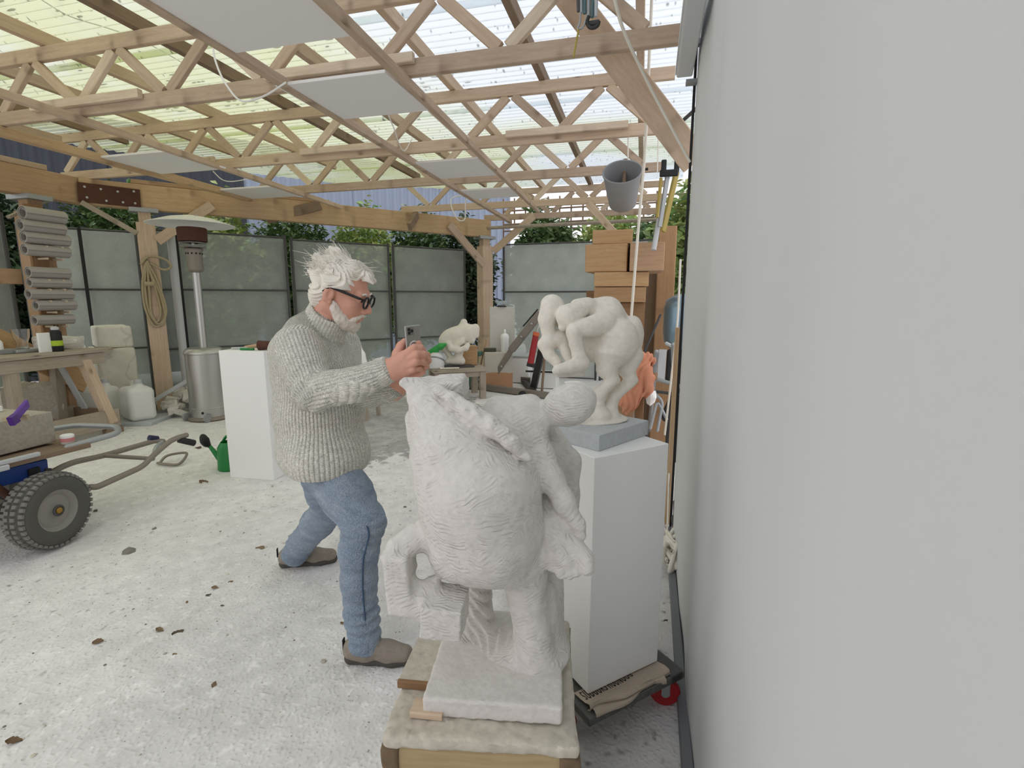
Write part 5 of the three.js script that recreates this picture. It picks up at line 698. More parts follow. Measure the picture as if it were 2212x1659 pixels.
// ---------------------------------------------------------------- work table at the left
{
  const x0 = -6.45, x1 = -5.85, z0 = -4.28, z1 = -2.2, H = 0.95, t = thing('work_table', 'rough wooden work table covered with tools at the left', 'table', [(x0 + x1) / 2, 0, (z0 + z1) / 2]);
  const P = (n, g, m) => part(t, n, g, m);
  P('table_top', rbox(x1 - x0 + 0.06, 0.035, z1 - z0 + 0.06, 0.004, (x0 + x1) / 2, H - 0.018, (z0 + z1) / 2), M.dusty);
  P('apron', timber([x1 - 0.02, H - 0.1, z0], [x1 - 0.02, H - 0.1, z1], 0.04, 0.12), M.dusty); P('apron', timber([x0, H - 0.1, z0 + 0.022], [x1 - 0.045, H - 0.1, z0 + 0.022], 0.04, 0.118), M.spruce);
  for (const [x, z, dx] of [[x1 - 0.06, z0 + 0.2, 0.12], [x0 + 0.06, z0 + 0.14, -0.04], [x1 - 0.06, z0 + 0.85, 0], [x0 + 0.05, z0 + 0.95, 0]]) P('leg', timber([x + dx, 0.12, z - (dx > 0.1 ? 0.14 : 0)], [x, H - 0.04, z], 0.1, 0.09, [0, 0, 1]), dx > 0.1 ? M.spruce : M.dusty);
  P('lower_rail', timber([x1 + 0.06, 0.17, z0 - 0.02], [x1 + 0.06, 0.17, z1], 0.05, 0.2), M.dusty); P('lower_rail', timber([x0, 0.17, z0 - 0.02], [x0, 0.17, z1], 0.05, 0.2), M.dusty); P('cross_rail', timber([x0, 0.17, z0 - 0.02], [x1 + 0.06, 0.17, z0 - 0.02], 0.05, 0.16), M.oldwood); P('cross_rail', timber([x0, 0.17, z0 + 0.5], [x1 + 0.06, 0.17, z0 + 0.5], 0.05, 0.16), M.oldwood);
  for (const z of [z0, z1]) P('foot', timber([x1 + 0.06, 0.035, z - 0.03], [x1 + 0.06, 0.035, z + 0.14], 0.09, 0.07), M.oldwood);
  for (const z of [z0, z1]) P('foot', timber([x0, 0.035, z - 0.03], [x0, 0.035, z + 0.14], 0.09, 0.07), M.oldwood);
  single('leaning_plank', 'white painted plank leaning under the work table', 'plank', timber([x0 + 0.2, 0.02, z0 - 0.08], [x0 + 0.16, 0.86, z0 + 0.2], 0.02, 0.09, [1, 0, 0]), M.palegrey);
  single('stone_slab', 'pointed grey stone slab standing under the work table', 'slab', rock(0.5, 0.6, 0.18, 5, 0.2).rotateY(1.2).translate(x0 - 0.1, 0.3, z0 + 0.35), M.concrete);
  const y = H, gp = [-6.22, 0.9905, -3.74], Q = (px, d) => px;
  const gl = thing('drinking_glass', 'empty drinking glass standing on the work table', 'glass', [[-6.22, 0.9752, -3.751][0], y, [-6.22, 0.9752, -3.751][2]]); local(gl, 'glass', lathe([[0, 0], [0.05, 0], [0.046, 0.1], [0.066, 0.16], [0.075, 0.24], [0.072, 0.24], [0.062, 0.16], [0.042, 0.1], [0.044, 0.02], [0, 0.02]], 32), phys(0xffffff, 0.05, { transmission: 1, thickness: 0.02, ior: 1.45 }));
  const sp = [-6, 0.9592, -3.925], sc = thing('spray_can', 'black spray can with a green band on the work table', 'spray can', [sp[0], y, sp[2]]); local(sc, 'can', lathe([[0, 0], [0.05, 0], [0.05, 0.2], [0.035, 0.225], [0, 0.225]], 28), M.black); local(sc, 'label_band', lathe([[0.051, 0.06], [0.051, 0.115]], 28), std(0xa6c42a, 0.5)); local(sc, 'cap', lathe([[0.032, 0.22], [0.035, 0.25], [0.012, 0.262], [0, 0.262]], 24), M.palegrey); local(sc, 'nozzle', new THREE.CylinderGeometry(0.008, 0.008, 0.02, 10).translate(0, 0.27, 0), M.black);
  single('white_box', 'narrow white box standing beside the spray can', 'box', rbox(0.03, 0.2, 0.13, 0.003, sp[0] - 0.02, y + 0.1, sp[2] + 0.09), M.white);
  const lump = (n, lab, cat, px, w, h, d, s, m) => single(n, lab, cat, rock(w, h, d, s, 0.2).translate(px[0], y + h * 0.46, px[2]), m);
  lump('white_rag', 'crumpled white rag at the right end of the work table', 'rag', [-6.22, 0.9463, -4.21], 0.15, 0.1, 0.2, 4, M.white);
  lump('stone_piece', 'rounded pale stone piece behind the spray can', 'stone', [-6.22, 0.9893, -4.191], 0.16, 0.14, 0.22, 9, M.rubble);
  lump('stone_piece', 'pink tinged pale stone piece left of the spray can', 'stone', [-6.22, 1.005, -3.957], 0.14, 0.16, 0.2, 12, std(0xdcd3cf, 0.9));
  lump('white_rag', 'flat white cloth on the tray on the work table', 'rag', [-6.22, 0.9653, -3.853], 0.1, 0.04, 0.18, 14, M.white);
  const tr = [-6.22, 0.946, -3.85]; single('metal_tray', 'shallow grey tray on the work table', 'tray', rbox(0.26, 0.035, 0.42, 0.01, tr[0] - 0.04, y + 0.0185, tr[2]), M.galv);
  const rd = [-6.22, 0.8954, -3.822]; single('red_pliers', 'red handled pliers at the front edge of the work table', 'pliers', rod([rd[0] - 0.03, y + 0.012, rd[2] + 0.1], [rd[0] - 0.03, y + 0.012, rd[2] - 0.1], 0.012, 0.012, 8), std(0xc2483f, 0.5));
  single('grey_block', 'grey rubbing block at the left front of the work table', 'block', rbox(0.09, 0.05, 0.14, 0.01, [-6.22, 0.9361, -3.58][0], y + 0.0255, [-6.22, 0.959, -3.583][2]), M.grey);
  single('white_bottle', 'white bottle cut by the left edge on the work table', 'bottle', at(lathe([[0, 0], [0.04, 0], [0.04, 0.12], [0.02, 0.15], [0.02, 0.17], [0, 0.17]], 24), [[-6.22, 1.009, -3.544][0], y, [-6.22, 1.009, -3.544][2]]), M.white);
  // frame behind with the rolled sheets
  single('slanted_plank', 'broad orange brown plank slanting behind the work table', 'plank', timber([-6.475, 1.35, -3.3], [-6.475, 0.5, -4.5], 0.03, 0.24), M.oak3);
  single('horizontal_rail', 'horizontal honey coloured rail left of the rolled sheets', 'rail', timber([-6.58, 1.73, -2.4], [-6.58, 1.73, -4.05], 0.05, 0.16), M.honey2);
}
{ // rolled sheets resting on pegs
  const rack = thing('peg_rack', 'tall dark board with wooden pegs carrying the rolled sheets', 'rack', [-6.56, 0, -4.2]); part(rack, 'board', timber([-6.525, 0.1, -4.22], [-6.525, 2.5, -4.22], 0.035, 0.16, [0, 0, 1]), M.oak2); part(rack, 'foot', timber([-6.56, 0.05, -4.4], [-6.56, 0.05, -4.0], 0.1, 0.1), M.oldwood);
  const rolls = [[48, 136, 466, 15, 'topmost'], [43, 136, 492, 13.5, 'second from the top'], [50, 146, 517, 13, 'third from the top'], [52, 146, 543, 13, 'fourth from the top, above the gap'], [60, 147, 590, 12.5, 'fifth from the top, below the gap'], [62, 150, 612, 11, 'sixth from the top'], [60, 155, 636, 12, 'seventh from the top'], [76, 160, 660, 12, 'eighth from the top'], [73, 157, 691, 11.5, 'lowest']];
  const X0 = -6.42, toZ = (px, py) => py, W = [[-6.42, 2.357, -4.053], [-6.42, 2.416, -4.451], [-6.42, 2.23, -4.015], [-6.42, 2.283, -4.433], [-6.42, 2.114, -4.028], [-6.42, 2.16, -4.465], [-6.42, 1.99, -4.02], [-6.42, 2.026, -4.447], [-6.42, 1.765, -4.023], [-6.42, 1.783, -4.419], [-6.42, 1.658, -4.017], [-6.42, 1.669, -4.419], [-6.42, 1.541, -3.992], [-6.42, 1.544, -4.426], [-6.42, 1.423, -4.045], [-6.42, 1.418, -4.434], [-6.42, 1.27, -4.012], [-6.42, 1.255, -4.398]];
  const m = std(0xa39e99, 0.9, { bumpMap: T.grain, bumpScale: 0.002, side: THREE.DoubleSide });
  rolls.forEach(([, , , rp, lab], i) => { const a = W[i * 2], b = W[i * 2 + 1], r = rp * 5.75 / 1100, y = (a[1] + b[1]) / 2; const sp = []; const n = 64, th = 0.008; // a spiral sheet
    const pos = [], idx = [], N = 72, turns = 2.3; const L = b[2] - a[2]; for (let k = 0; k <= N; k++) { const an = k / N * turns * 6.283, q = r - (k / N) * r * 0.42; for (const rr2 of [q, q - th]) for (const u of [0, 1]) pos.push(X0 + Math.cos(an) * rr2, y + Math.sin(an) * rr2 + (u ? 0.0 : 0.0), a[2] + L * u + (u ? 0 : -0.01 * k / N)); } for (let k = 0; k < N; k++) { const o = k * 4; idx.push(o, o + 4, o + 1, o + 1, o + 4, o + 5, o + 2, o + 3, o + 6, o + 3, o + 7, o + 6, o, o + 2, o + 4, o + 2, o + 6, o + 4, o + 1, o + 5, o + 3, o + 3, o + 5, o + 7); }
    const g = new THREE.BufferGeometry(); g.setAttribute('position', new THREE.Float32BufferAttribute(pos, 3)); g.setIndex(idx); const gg = toCreasedNormals(g, 0.7); single('rolled_sheet', 'rolled grey sheet on the peg rack, ' + lab, 'rolled sheet', boxUV(gg), m, 'rolled grey sheets on the peg rack');
    for (const u of [0.42, 0.78]) part(rack, 'peg', rod([-6.52, y - r - 0.012, lerp(a[2], b[2], u)], [X0 + 0.05, y - r - 0.012, lerp(a[2], b[2], u)], 0.012, 0.012, 8), M.spruce3); });
}
{ // rope coil on the post
  const t = thing('rope_coil', 'coil of jute rope hanging on the timber post', 'rope', along(0.55, 1.0, -0.13)); const o = -0.13, P = (s, y) => along(s, y, o);
  part(t, 'coil', [tube([P(0.56, 1.95), P(0.5, 1.7), P(0.5, 1.35), P(0.58, 1.14), P(0.68, 1.2), P(0.68, 1.5), P(0.6, 1.8), P(0.56, 1.95)], 0.014, 7, 50), tube([P(0.56, 1.95), P(0.52, 1.65), P(0.54, 1.3), P(0.6, 1.2), P(0.65, 1.3), P(0.63, 1.6), P(0.57, 1.93)], 0.014, 7, 50), tube([P(0.57, 1.95), P(0.56, 1.6), P(0.56, 1.28), P(0.62, 1.17), P(0.71, 1.3), P(0.66, 1.7), P(0.57, 1.97)], 0.014, 7, 50)], M.jute);
  part(t, 'loop', tube([P(0.5, 1.92), P(0.6, 2.02), P(0.78, 1.98), P(0.82, 1.9), P(0.74, 1.86), P(0.6, 1.94)], 0.014, 7, 40), M.jute); part(t, 'binding', rod(P(0.52, 1.68), P(0.62, 1.68), 0.03, 0.03, 10), M.jute); part(t, 'hook', rod(along(0.57, 1.97, -0.09), P(0.57, 1.99), 0.008), M.galv);
}
// ---------------------------------------------------------------- hand cart
{
  const t = thing('hand_cart', 'low hand cart with a knobbly grey tyre, blue frame and long handles', 'hand cart', [-3.75, 0, -2.1]);
  const ang = 0.17; // the axle points a little away from +x
  const wheel = (x, z) => { const w = new THREE.Group(); w.name = 'wheel'; t.add(w); w.position.set(x - t.position.x, 0.236, z - t.position.z); w.rotation.y = ang;
    const tyre = lathe([[0.125, -0.062], [0.16, -0.075], [0.2, -0.07], [0.22, -0.045], [0.226, 0], [0.22, 0.045], [0.2, 0.07], [0.16, 0.075], [0.125, 0.062]], 56).rotateZ(-Math.PI / 2);
    local(w, 'tyre', tyre, M.rubber); const kn = []; for (let k = 0; k < 40; k++) for (const [o, r] of [[-0.056, 0.213], [-0.02, 0.226], [0.02, 0.226], [0.056, 0.213]]) { const a = (k + (Math.abs(o) > 0.03 ? 0.5 : 0)) / 40 * 6.283; kn.push(new THREE.BoxGeometry(0.026, 0.014, 0.021).translate(o, r, 0).rotateX(a)); } local(w, 'tread', kn, std(0x7b7974, 0.95)).userData.kind = 'stuff';
    local(w, 'rim', lathe([[0.128, 0.056], [0.13, 0.062], [0.118, 0.058], [0.1, 0.03], [0.09, 0.036], [0.04, 0.036], [0.03, 0.06], [0, 0.06]], 48).rotateZ(-Math.PI / 2), std(0x8f8b84, 0.8, { side: THREE.DoubleSide })); local(w, 'hub_ring', new THREE.TorusGeometry(0.03, 0.006, 8, 24).rotateY(Math.PI / 2).translate(0.062, 0, 0), M.darkgrey); local(w, 'hub', new THREE.SphereGeometry(0.02, 16, 10).scale(0.6, 1, 1).translate(0.066, 0, 0), M.brass); local(w, 'back_disc', new THREE.CylinderGeometry(0.126, 0.126, 0.01, 40).rotateZ(Math.PI / 2).translate(-0.04, 0, 0), M.darkgrey);
    return w; };
  wheel(-3.46, -2.09); wheel(-4.25, -2.2);
  part(t, 'axle', rod([-4.25, 0.236, -2.2], [-3.46, 0.236, -2.09], 0.016), M.darksteel);
  part(t, 'blue_frame', timber([-3.62, 0.5, -1.2], [-3.62, 0.46, -2.2], 0.05, 0.1), M.blue); part(t, 'blue_frame', timber([-4.15, 0.5, -1.2], [-4.15, 0.46, -2.2], 0.05, 0.1), M.blue); part(t, 'strut', rod([-3.6, 0.47, -1.9], [-3.58, 0.25, -2.05], 0.022), M.rust); part(t, 'strut', rod([-3.6, 0.45, -2.2], [-3.56, 0.25, -2.13], 0.02), M.darksteel); part(t, 'cross_beam', timber([-4.2, 0.44, -2.12], [-3.58, 0.44, -2.12], 0.06, 0.08), M.black);
  part(t, 'deck', timber([-3.9, 0.565, -0.9], [-3.9, 0.545, -2.42], 0.74, 0.035, [0, 1, 0]), M.oldwood); part(t, 'deck_edge', timber([-3.525, 0.585, -0.9], [-3.525, 0.575, -2.12], 0.03, 0.025), M.palegrey); part(t, 'deck_edge', timber([-3.5, 0.565, -0.9], [-3.5, 0.55, -1.95], 0.02, 0.03), M.palegrey);
  part(t, 'end_loop', pipe([[-3.56, 0.56, -2.3], [-3.54, 0.575, -2.62], [-3.66, 0.59, -2.7], [-4.0, 0.59, -2.66], [-4.2, 0.57, -2.3]], 0.02, 10), M.galv);
  part(t, 'handle_tube', pipe([[-3.78, 0.3368, -2.228], [-3.8, 0.3867, -2.454], [-3.85, 0.3541, -2.72], [-3.85, 0.3554, -3.127], [-3.82, 0.342, -3.17]], 0.02, 10), M.dullsteel); part(t, 'handle_tube', pipe([[-3.5, 0.277, -2.363], [-3.5, 0.2624, -2.402], [-3.5, 0.2979, -2.725], [-3.5, 0.3517, -2.811], [-3.5, 0.4309, -2.973], [-3.5, 0.4329, -3.104]], 0.02, 10), M.dullsteel); part(t, 'brace_tube', pipe([[-3.84, 0.3601, -2.704], [-3.6, 0.2978, -2.888]], 0.016, 8), M.dullsteel); part(t, 'cross_tube', pipe([[-3.6, 0.2942, -2.888], [-3.65, 0.3673, -2.962], [-3.7, 0.3732, -3.061]], 0.014, 8), M.galv);
  part(t, 'grip', rod([-3.5, 0.4128, -3.039], [-3.48, 0.3575, -3.149], 0.024, 0.026, 12), M.black); part(t, 'grip', rod([-3.86, 0.3888, -3.087], [-3.85, 0.3651, -3.149], 0.024, 0.024, 12), std(0x23264a, 0.7));
  single('stand_loop', 'bent wire loop lying on the floor behind the cart handles', 'wire loop', tube([[-4.257, 0.02, -3.476], [-4.265, 0.06, -3.558], [-4.186, 0.06, -3.683], [-4.119, 0.05, -3.63], [-4.059, 0.02, -3.488], [-4.16, 0.02, -3.461], [-4.277, 0.02, -3.47]], 0.012, 8, 50), M.dullsteel);
  single('stone_block', 'long grey stone block lying on the hand cart', 'block', rbox(0.42, 0.2, 1.18, 0.006, -3.88, 0.578 + 0.102, -1.735, 0.05), std(0xb9b3a8, 0.95, { map: T.concrete, bumpMap: T.grain, bumpScale: 0.006 }));
  const q0 = [-3.493, 0.8, -2.006], q1 = [-3.625, 0.87, -2.161], q2 = [-3.645, 0.8, -2.047], pu = thing('clamp', 'purple plastic clamp lying on the stone block of the cart', 'clamp', [q0[0], 0.781, q0[2]]);
  part(pu, 'handle', timber([q0[0], 0.815, q0[2]], [q1[0], 0.87, q1[2]], 0.02, 0.05), M.purple); part(pu, 'handle_end', timber([q0[0] + 0.01, 0.808, q0[2] + 0.02], [q0[0] - 0.008, 0.822, q0[2] - 0.02], 0.03, 0.054), std(0x4a2378, 0.4)); part(pu, 'jaw', timber([q2[0], 0.797, q2[2]], [q0[0] - 0.03, 0.81, q0[2] - 0.09], 0.02, 0.03), M.jute);
  single('white_bar', 'white bar lying behind the purple clamp', 'bar', rbox(0.05, 0.04, 0.5, 0.008, -4.02, 0.8, -2.0), M.white);
  const cp = [-3.711, 0.585, -2.411], cu = thing('tape_roll', 'small white pot with a red label on the end of the cart', 'pot', [-3.64, 0.565, -2.36]); local(cu, 'pot', lathe([[0, 0], [0.035, 0], [0.038, 0.055], [0.03, 0.06], [0, 0.06]], 24), M.white); local(cu, 'label', lathe([[0.0372, 0.015], [0.0385, 0.04]], 12), std(0xd88f8f, 0.7));
}
// ---------------------------------------------------------------- leaves and chips on the floor
{
  const lm = [std(0x6f5a42, 0.85, { side: THREE.DoubleSide }), std(0x7c6a4e, 0.85, { side: THREE.DoubleSide }), std(0x554a3c, 0.85, { side: THREE.DoubleSide })];
  const leafGeo = (s) => { const pos = [], idx = [], n = 9; for (let i = 0; i <= n; i++) { const u = i / n, w = Math.sin(Math.PI * Math.pow(u, 0.8)) * 0.34 * (1 + 0.2 * Math.sin(i * 2.3 + s)); const c = 0.1 * Math.sin(u * 3 + s); pos.push(u - 0.5, 0.06 + c + 0.14, -w, u - 0.5, 0.03 + c, 0, u - 0.5, 0.05 + c + 0.12 * Math.sin(s), w); } for (let i = 0; i < n; i++) for (const k of [0, 1]) { const a = i * 3 + k; idx.push(a, a + 1, a + 3, a + 1, a + 4, a + 3); } const g = new THREE.BufferGeometry(); g.setAttribute('position', new THREE.Float32BufferAttribute(pos, 3)); g.setIndex(idx); g.computeVertexNormals(); return g; };
  const L = [[[-2.289, 0.004, -1.485], 0.055, 0.6, 'dry brown leaf curled on the floor near the left edge'], [[-2.102, 0.004, -1.621], 0.05, 0.1, 'flat grey brown leaf left of the middle of the floor'], [[-2.008, 0.004, -1.629], 0.06, 0.9, 'thin curved leaf sliver right of the flat grey brown leaf'], [[-1.589, 0.004, -1.413], 0.036, 1.9, 'olive green leaf on the floor below the man'], [[-2.139, 0.004, -1.967], 0.045, 0.3, 'reddish brown leaf in the small leaf group'], [[-2.119, 0.004, -1.907], 0.034, 1.2, 'dark leaf beside the reddish brown one'], [[-2.108, 0.004, -2.039], 0.032, 0.5, 'small dark leaf right of the leaf group'], [[-2.172, 0.004, -1.83], 0.022, 2.0, 'tiny dark leaf left of the leaf group'], [[-1.977, 0.004, -1.85], 0.022, 0.8, 'tiny dark leaf below the leaf group'], [[-3.5, 0.004, -3.219], 0.1, 0.2, 'long grey leaf in front of the middle plinth'], [[-2.224, 0.004, -2.39], 0.07, 0.3, 'slender leaf left of the rear boot'], [[-3.757, 0.004, -2.545], 0.05, 0.0, 'grey leaf beside the cart tyre'], [[-2.039, 0.004, -1.023], 0.06, 0.6, 'large brown leaf in the lower left corner'], [[-1.897, 0.004, -1.514], 0.024, 0.4, 'small pale brown leaf on the open floor'], [[-4.359, 0.004, -3.986], 0.09, 0.2, 'leaf on the floor near the watering can'], [[-1.658, 0.004, -3.183], 0.03, 0.4, 'tiny dark leaf beside the near sculpture'], [[-1.324, 0.004, -1.882], 0.03, 0.1, 'tiny dark leaf beside the front leg of the man'], [[0.1349, 0.004, -2.294], 0.03, 0.6, 'small dark leaf by the foot of the white wall']];
  L.forEach(([p, s, a, lab], i) => { const m = new THREE.Mesh(leafGeo(i * 1.7), lm[i === 3 ? 1 : i % 3]); m.scale.setScalar(s * 0.78); m.position.set(...p); m.position.y = 0.001; m.rotation.y = a; m.name = numbered('fallen_leaf'); m.userData = { label: lab, category: 'leaf', group: 'fallen leaves on the floor' }; m.castShadow = m.receiveShadow = true; scene.add(m); });
  const g = new THREE.IcosahedronGeometry(1, 0), n = 5200, im = new THREE.InstancedMesh(g, std(0xcfcac0, 0.95), n), d = new THREE.Object3D(), col = new THREE.Color();
  for (let i = 0; i < n; i++) { const z = -Math.pow(rnd(), 0.75) * 5.6 - 0.9, x = rr(-4.6, -0.55) * (0.5 + 0.12 * -z); d.position.set(x, 0.0008, z); const s = 0.0018 * Math.pow(rnd(), -0.32); d.scale.set(s, s * 0.6, s * rr(0.6, 1.3)); d.rotation.set(0, rr(0, 6), 0); d.updateMatrix(); im.setMatrixAt(i, d.matrix); const k = rnd() < 0.25 ? 0.35 : rr(0.7, 1.1); im.setColorAt(i, col.setRGB(k, k * 0.98, k * 0.93)); }
  im.name = 'stone_chips'; im.userData = { label: 'fine white stone chips scattered over the dusty floor', category: 'stone chips', kind: 'stuff' }; im.castShadow = im.receiveShadow = true; scene.add(im);
}

// ---------------------------------------------------------------- small table with the third sculpture
{
  const t = thing('side_table', 'small weathered table at the back under the little sculpture', 'table', [-2.8, 0, -7.15]); const ry = 0.58, c = [-2.82, -7.25], S = Math.sin(ry), K = Math.cos(ry), L = (x, y, z) => [c[0] + x * K + z * S, y, c[1] - x * S + z * K];
  part(t, 'table_top', at(rbox(0.82, 0.05, 0.62, 0.006), [c[0], 0.445, c[1]], ry), M.dusty); part(t, 'apron', timber(L(-0.36, 0.38, 0.26), L(0.36, 0.38, 0.26), 0.03, 0.08), M.dusty); part(t, 'apron', timber(L(0.36, 0.38, 0.26), L(0.36, 0.38, -0.26), 0.03, 0.08), M.oldwood);
  for (const [x, z] of [[-0.34, 0.25], [0.34, 0.25], [-0.34, -0.25], [0.34, -0.25]]) part(t, 'leg', timber(L(x, 0, z), L(x, 0.42, z), 0.09, 0.09, [K, 0, -S]), M.dusty);
  single('dark_slate', 'dark slate board under the little sculpture', 'board', at(rbox(0.44, 0.022, 0.3, 0.003), [...L(0.02, 0.481, 0.02)], ry), M.darkgrey);
  const sc = thing('horse_and_rider_sculpture', 'small white carving of a horse and rider on the weathered table', 'sculpture', L(0.0, 0.492, 0.0)); const d = 7.72;
  const s = [sCone([-2.909, 0.9217, -7.224, 0.1193], [-2.822, 0.9424, -7.251, 0.1263], 0.06), sCone([-2.989, 0.8732, -7.195, 0.0912], [-2.997, 0.7556, -7.172, 0.0632], 0.05), sCone([-2.822, 0.9424, -7.251, 0.1123], [-2.654, 0.977, -7.302, 0.1263], 0.06), sCone([-2.726, 1.06, -7.298, 0.0772], [-2.716, 1.143, -7.315, 0.0491], 0.05), sCone([-2.642, 1.012, -7.312, 0.0983], [-2.549, 1.06, -7.345, 0.0632], 0.05), sCone([-2.535, 1.032, -7.344, 0.0491], [-2.524, 0.9424, -7.331, 0.0421], 0.03), sCone([-2.64, 0.9632, -7.304, 0.0842], [-2.595, 0.8732, -7.3, 0.0561], 0.04),
    sChain([[-2.909, 0.83, -7.145, 0.0557], [-2.844, 0.7671, -7.089, 0.0415], [-2.728, 0.7351, -7.093, 0.0413], [-2.63, 0.7671, -7.146, 0.0415], [-2.626, 0.8094, -7.218, 0.0418]], 0.03), sChain([[-2.997, 0.8013, -7.211, 0.0634], [-2.952, 0.6971, -7.205, 0.0423], [-2.879, 0.5859, -7.205, 0.0493]], 0.03), sChain([[-2.77, 0.8386, -7.247, 0.0983], [-2.765, 0.714, -7.227, 0.0561], [-2.786, 0.5895, -7.199, 0.0632]], 0.04), sCone([-2.934, 0.5549, -7.154, 0.0421], [-2.731, 0.5618, -7.21, 0.0632], 0.04), sCone([-2.78, 0.813, -7.135, 0.0416], [-2.695, 0.8608, -7.166, 0.0485], 0.03)];
  part(sc, 'carving', skinUV(sculpt(s, 0.013, (x, y, z) => 0.006 * n3(x * 12, y * 12, z * 12), 0.008)), M.stone3);
  single('cork_block', 'orange brown wooden block behind the little sculpture', 'block', at(rbox(0.26, 0.3, 0.2, 0.015), [...L(0.22, 0.622, -0.16)], ry), M.oak3);
  const sp = [-2.877, 0.8037, -6.351]; const jug = thing('spray_bottle', 'white bottle with a green top behind the phone', 'bottle', L(-0.33, 0.47, 0.1)); local(jug, 'bottle', lathe([[0, 0], [0.11, 0], [0.12, 0.02], [0.115, 0.16], [0.08, 0.22], [0.05, 0.24], [0, 0.24]], 28), std(0xd9d7d6, 0.5)); local(jug, 'band', new THREE.TorusGeometry(0.112, 0.014, 8, 32).rotateX(1.1).translate(0, 0.13, 0), M.grey);
  local(jug, 'top', skinUV(sculpt([sCone([-0.1, 0.24, 0, 0.035], [0.08, 0.33, 0, 0.05], 0.02), sCone([0.08, 0.33, 0, 0.045], [0.15, 0.36, 0, 0.025], 0.02), sCone([0, 0.22, 0, 0.04], [0, 0.28, 0, 0.04], 0.02)], 0.01)), std(0x2f9a44, 0.4));
  single('pale_rasp', 'pale stick lying at the left end of the small table', 'stick', rod(L(-0.3, 0.484, 0.24), L(-0.02, 0.484, 0.27), 0.013, 0.011, 8), M.rope);
}
{ // small white figure behind the man
  const b = [-3.493, 0.6878, -5.641]; const st = thing('wooden_stool', 'wooden stool behind the man, carrying a small white figure', 'stool', [b[0], 0, b[2]]); const h = b[1]; local(st, 'seat', rbox(0.34, 0.04, 0.34, 0.006, 0, h - 0.02, 0), M.dusty); for (const [x, z] of [[-1, -1], [1, -1], [-1, 1], [1, 1]]) local(st, 'leg', timber([x * 0.15, 0, z * 0.15], [x * 0.12, h - 0.03, z * 0.12], 0.045, 0.045, [0, 0, 1]), M.dusty);
  const f = thing('statuette', 'small bright white standing figure behind the chest of the man', 'statuette', [b[0], h, b[2]]); local(f, 'carving', skinUV(sculpt([sCone([0.03, 0.0, 0, 0.07], [0.02, 0.1, 0, 0.06], 0.04), sCone([0.01, 0.12, 0, 0.05], [-0.02, 0.23, 0, 0.045], 0.04), sCone([-0.02, 0.23, 0, 0.035], [-0.05, 0.29, 0, 0.03], 0.03), sCone([-0.05, 0.3, 0, 0.026], [-0.04, 0.32, 0, 0.022], 0.02), cut(sBox([0, -0.1, 0], [0.3, 0.1, 0.3], null, 0.005, 0.002))], 0.012)), M.white);
}
// ---------------------------------------------------------------- white board and block in the back corner
{
  const b = [-2.431, 0, -8.162], x = b[0], z = b[2], ry = 0.35; const B = single('pedestal_block', 'pale stone pedestal with an orange stained lower half, back corner', 'pedestal', at(rbox(0.46, 0.62, 0.4, 0.006), [x, 0.31, z], ry), std(0xd3d0c8, 0.9, { map: texture(256, 256, (u, v) => { const q = v + 0.06 * (pf(u, v, 6, 4, 3) - 0.5); return q < 0.46 && u > 0.0 ? [226, 178, 140] : [240, 238, 232]; }) }));
  { const g = B.geometry, p = g.attributes.position, uv = g.attributes.uv; for (let i = 0; i < p.count; i++) uv.setXY(i, p.getX(i) * 1.4, p.getY(i) / 0.66 + 0.02); }
  const top = 0.62; single('white_slab', 'tall white slab standing on the pedestal in the back corner', 'slab', at(rbox(0.42, 0.74, 0.1, 0.006), [x + 0.04, top + 0.37, z - 0.12], ry), std(0xdedcd6, 0.8, { map: T.stone }));
  const bt = thing('white_bottle', 'white plastic bottle standing in front of the tall white slab', 'bottle', [x + 0.13, top, z + 0.04]); local(bt, 'body', lathe([[0, 0], [0.065, 0], [0.068, 0.2], [0.075, 0.24], [0.06, 0.29], [0.022, 0.31], [0, 0.31]], 24), M.white); local(bt, 'cap', lathe([[0, 0.31], [0.022, 0.31], [0.02, 0.36], [0.008, 0.38], [0, 0.38]], 16), M.white);
  single('dark_sanding_block', 'dark green block lying on the pedestal', 'block', at(rbox(0.2, 0.06, 0.1, 0.01), [x - 0.12, top + 0.0305, z + 0.06], ry), std(0x4d4d40, 0.8));
  const lid = thing('glass_bowl', 'small clear bowl upside down on the tall white slab', 'bowl', [x + 0.03, top + 0.74, z - 0.12]); local(lid, 'bowl', lathe([[0.05, 0], [0.06, 0.03], [0.11, 0.08], [0.115, 0.1], [0.1, 0.1], [0.05, 0.04]], 24), phys(0xe9eef0, 0.1, { transmission: 0.8, thickness: 0 })); local(lid, 'foot', lathe([[0, 0], [0.09, 0], [0.05, 0.03], [0, 0.03]], 24), M.darkgrey);
  single('leaning_lath', 'thin wooden lath leaning on the pedestal', 'lath', timber([x - 0.36, 0, z + 0.12], [x - 0.2, 0.82, z + 0.02], 0.02, 0.035, [0, 0, 1]), M.honey);
  const gs = thing('green_stand', 'green metal stand behind the cork coloured block', 'stand', [x - 0.42, 0, z + 0.2]); local(gs, 'column', rod([0, 0, 0], [0, 0.62, 0], 0.03), std(0x4f6f62, 0.6)); local(gs, 'column', rod([0.12, 0, 0], [0.12, 0.6, 0], 0.02), std(0x4f6f62, 0.6)); local(gs, 'head', rbox(0.32, 0.08, 0.14, 0.02, 0.04, 0.6, 0), std(0x4f6f62, 0.6)); local(gs, 'foot', rbox(0.3, 0.05, 0.2, 0.01, 0.05, 0.025, 0), M.darkgrey);
}
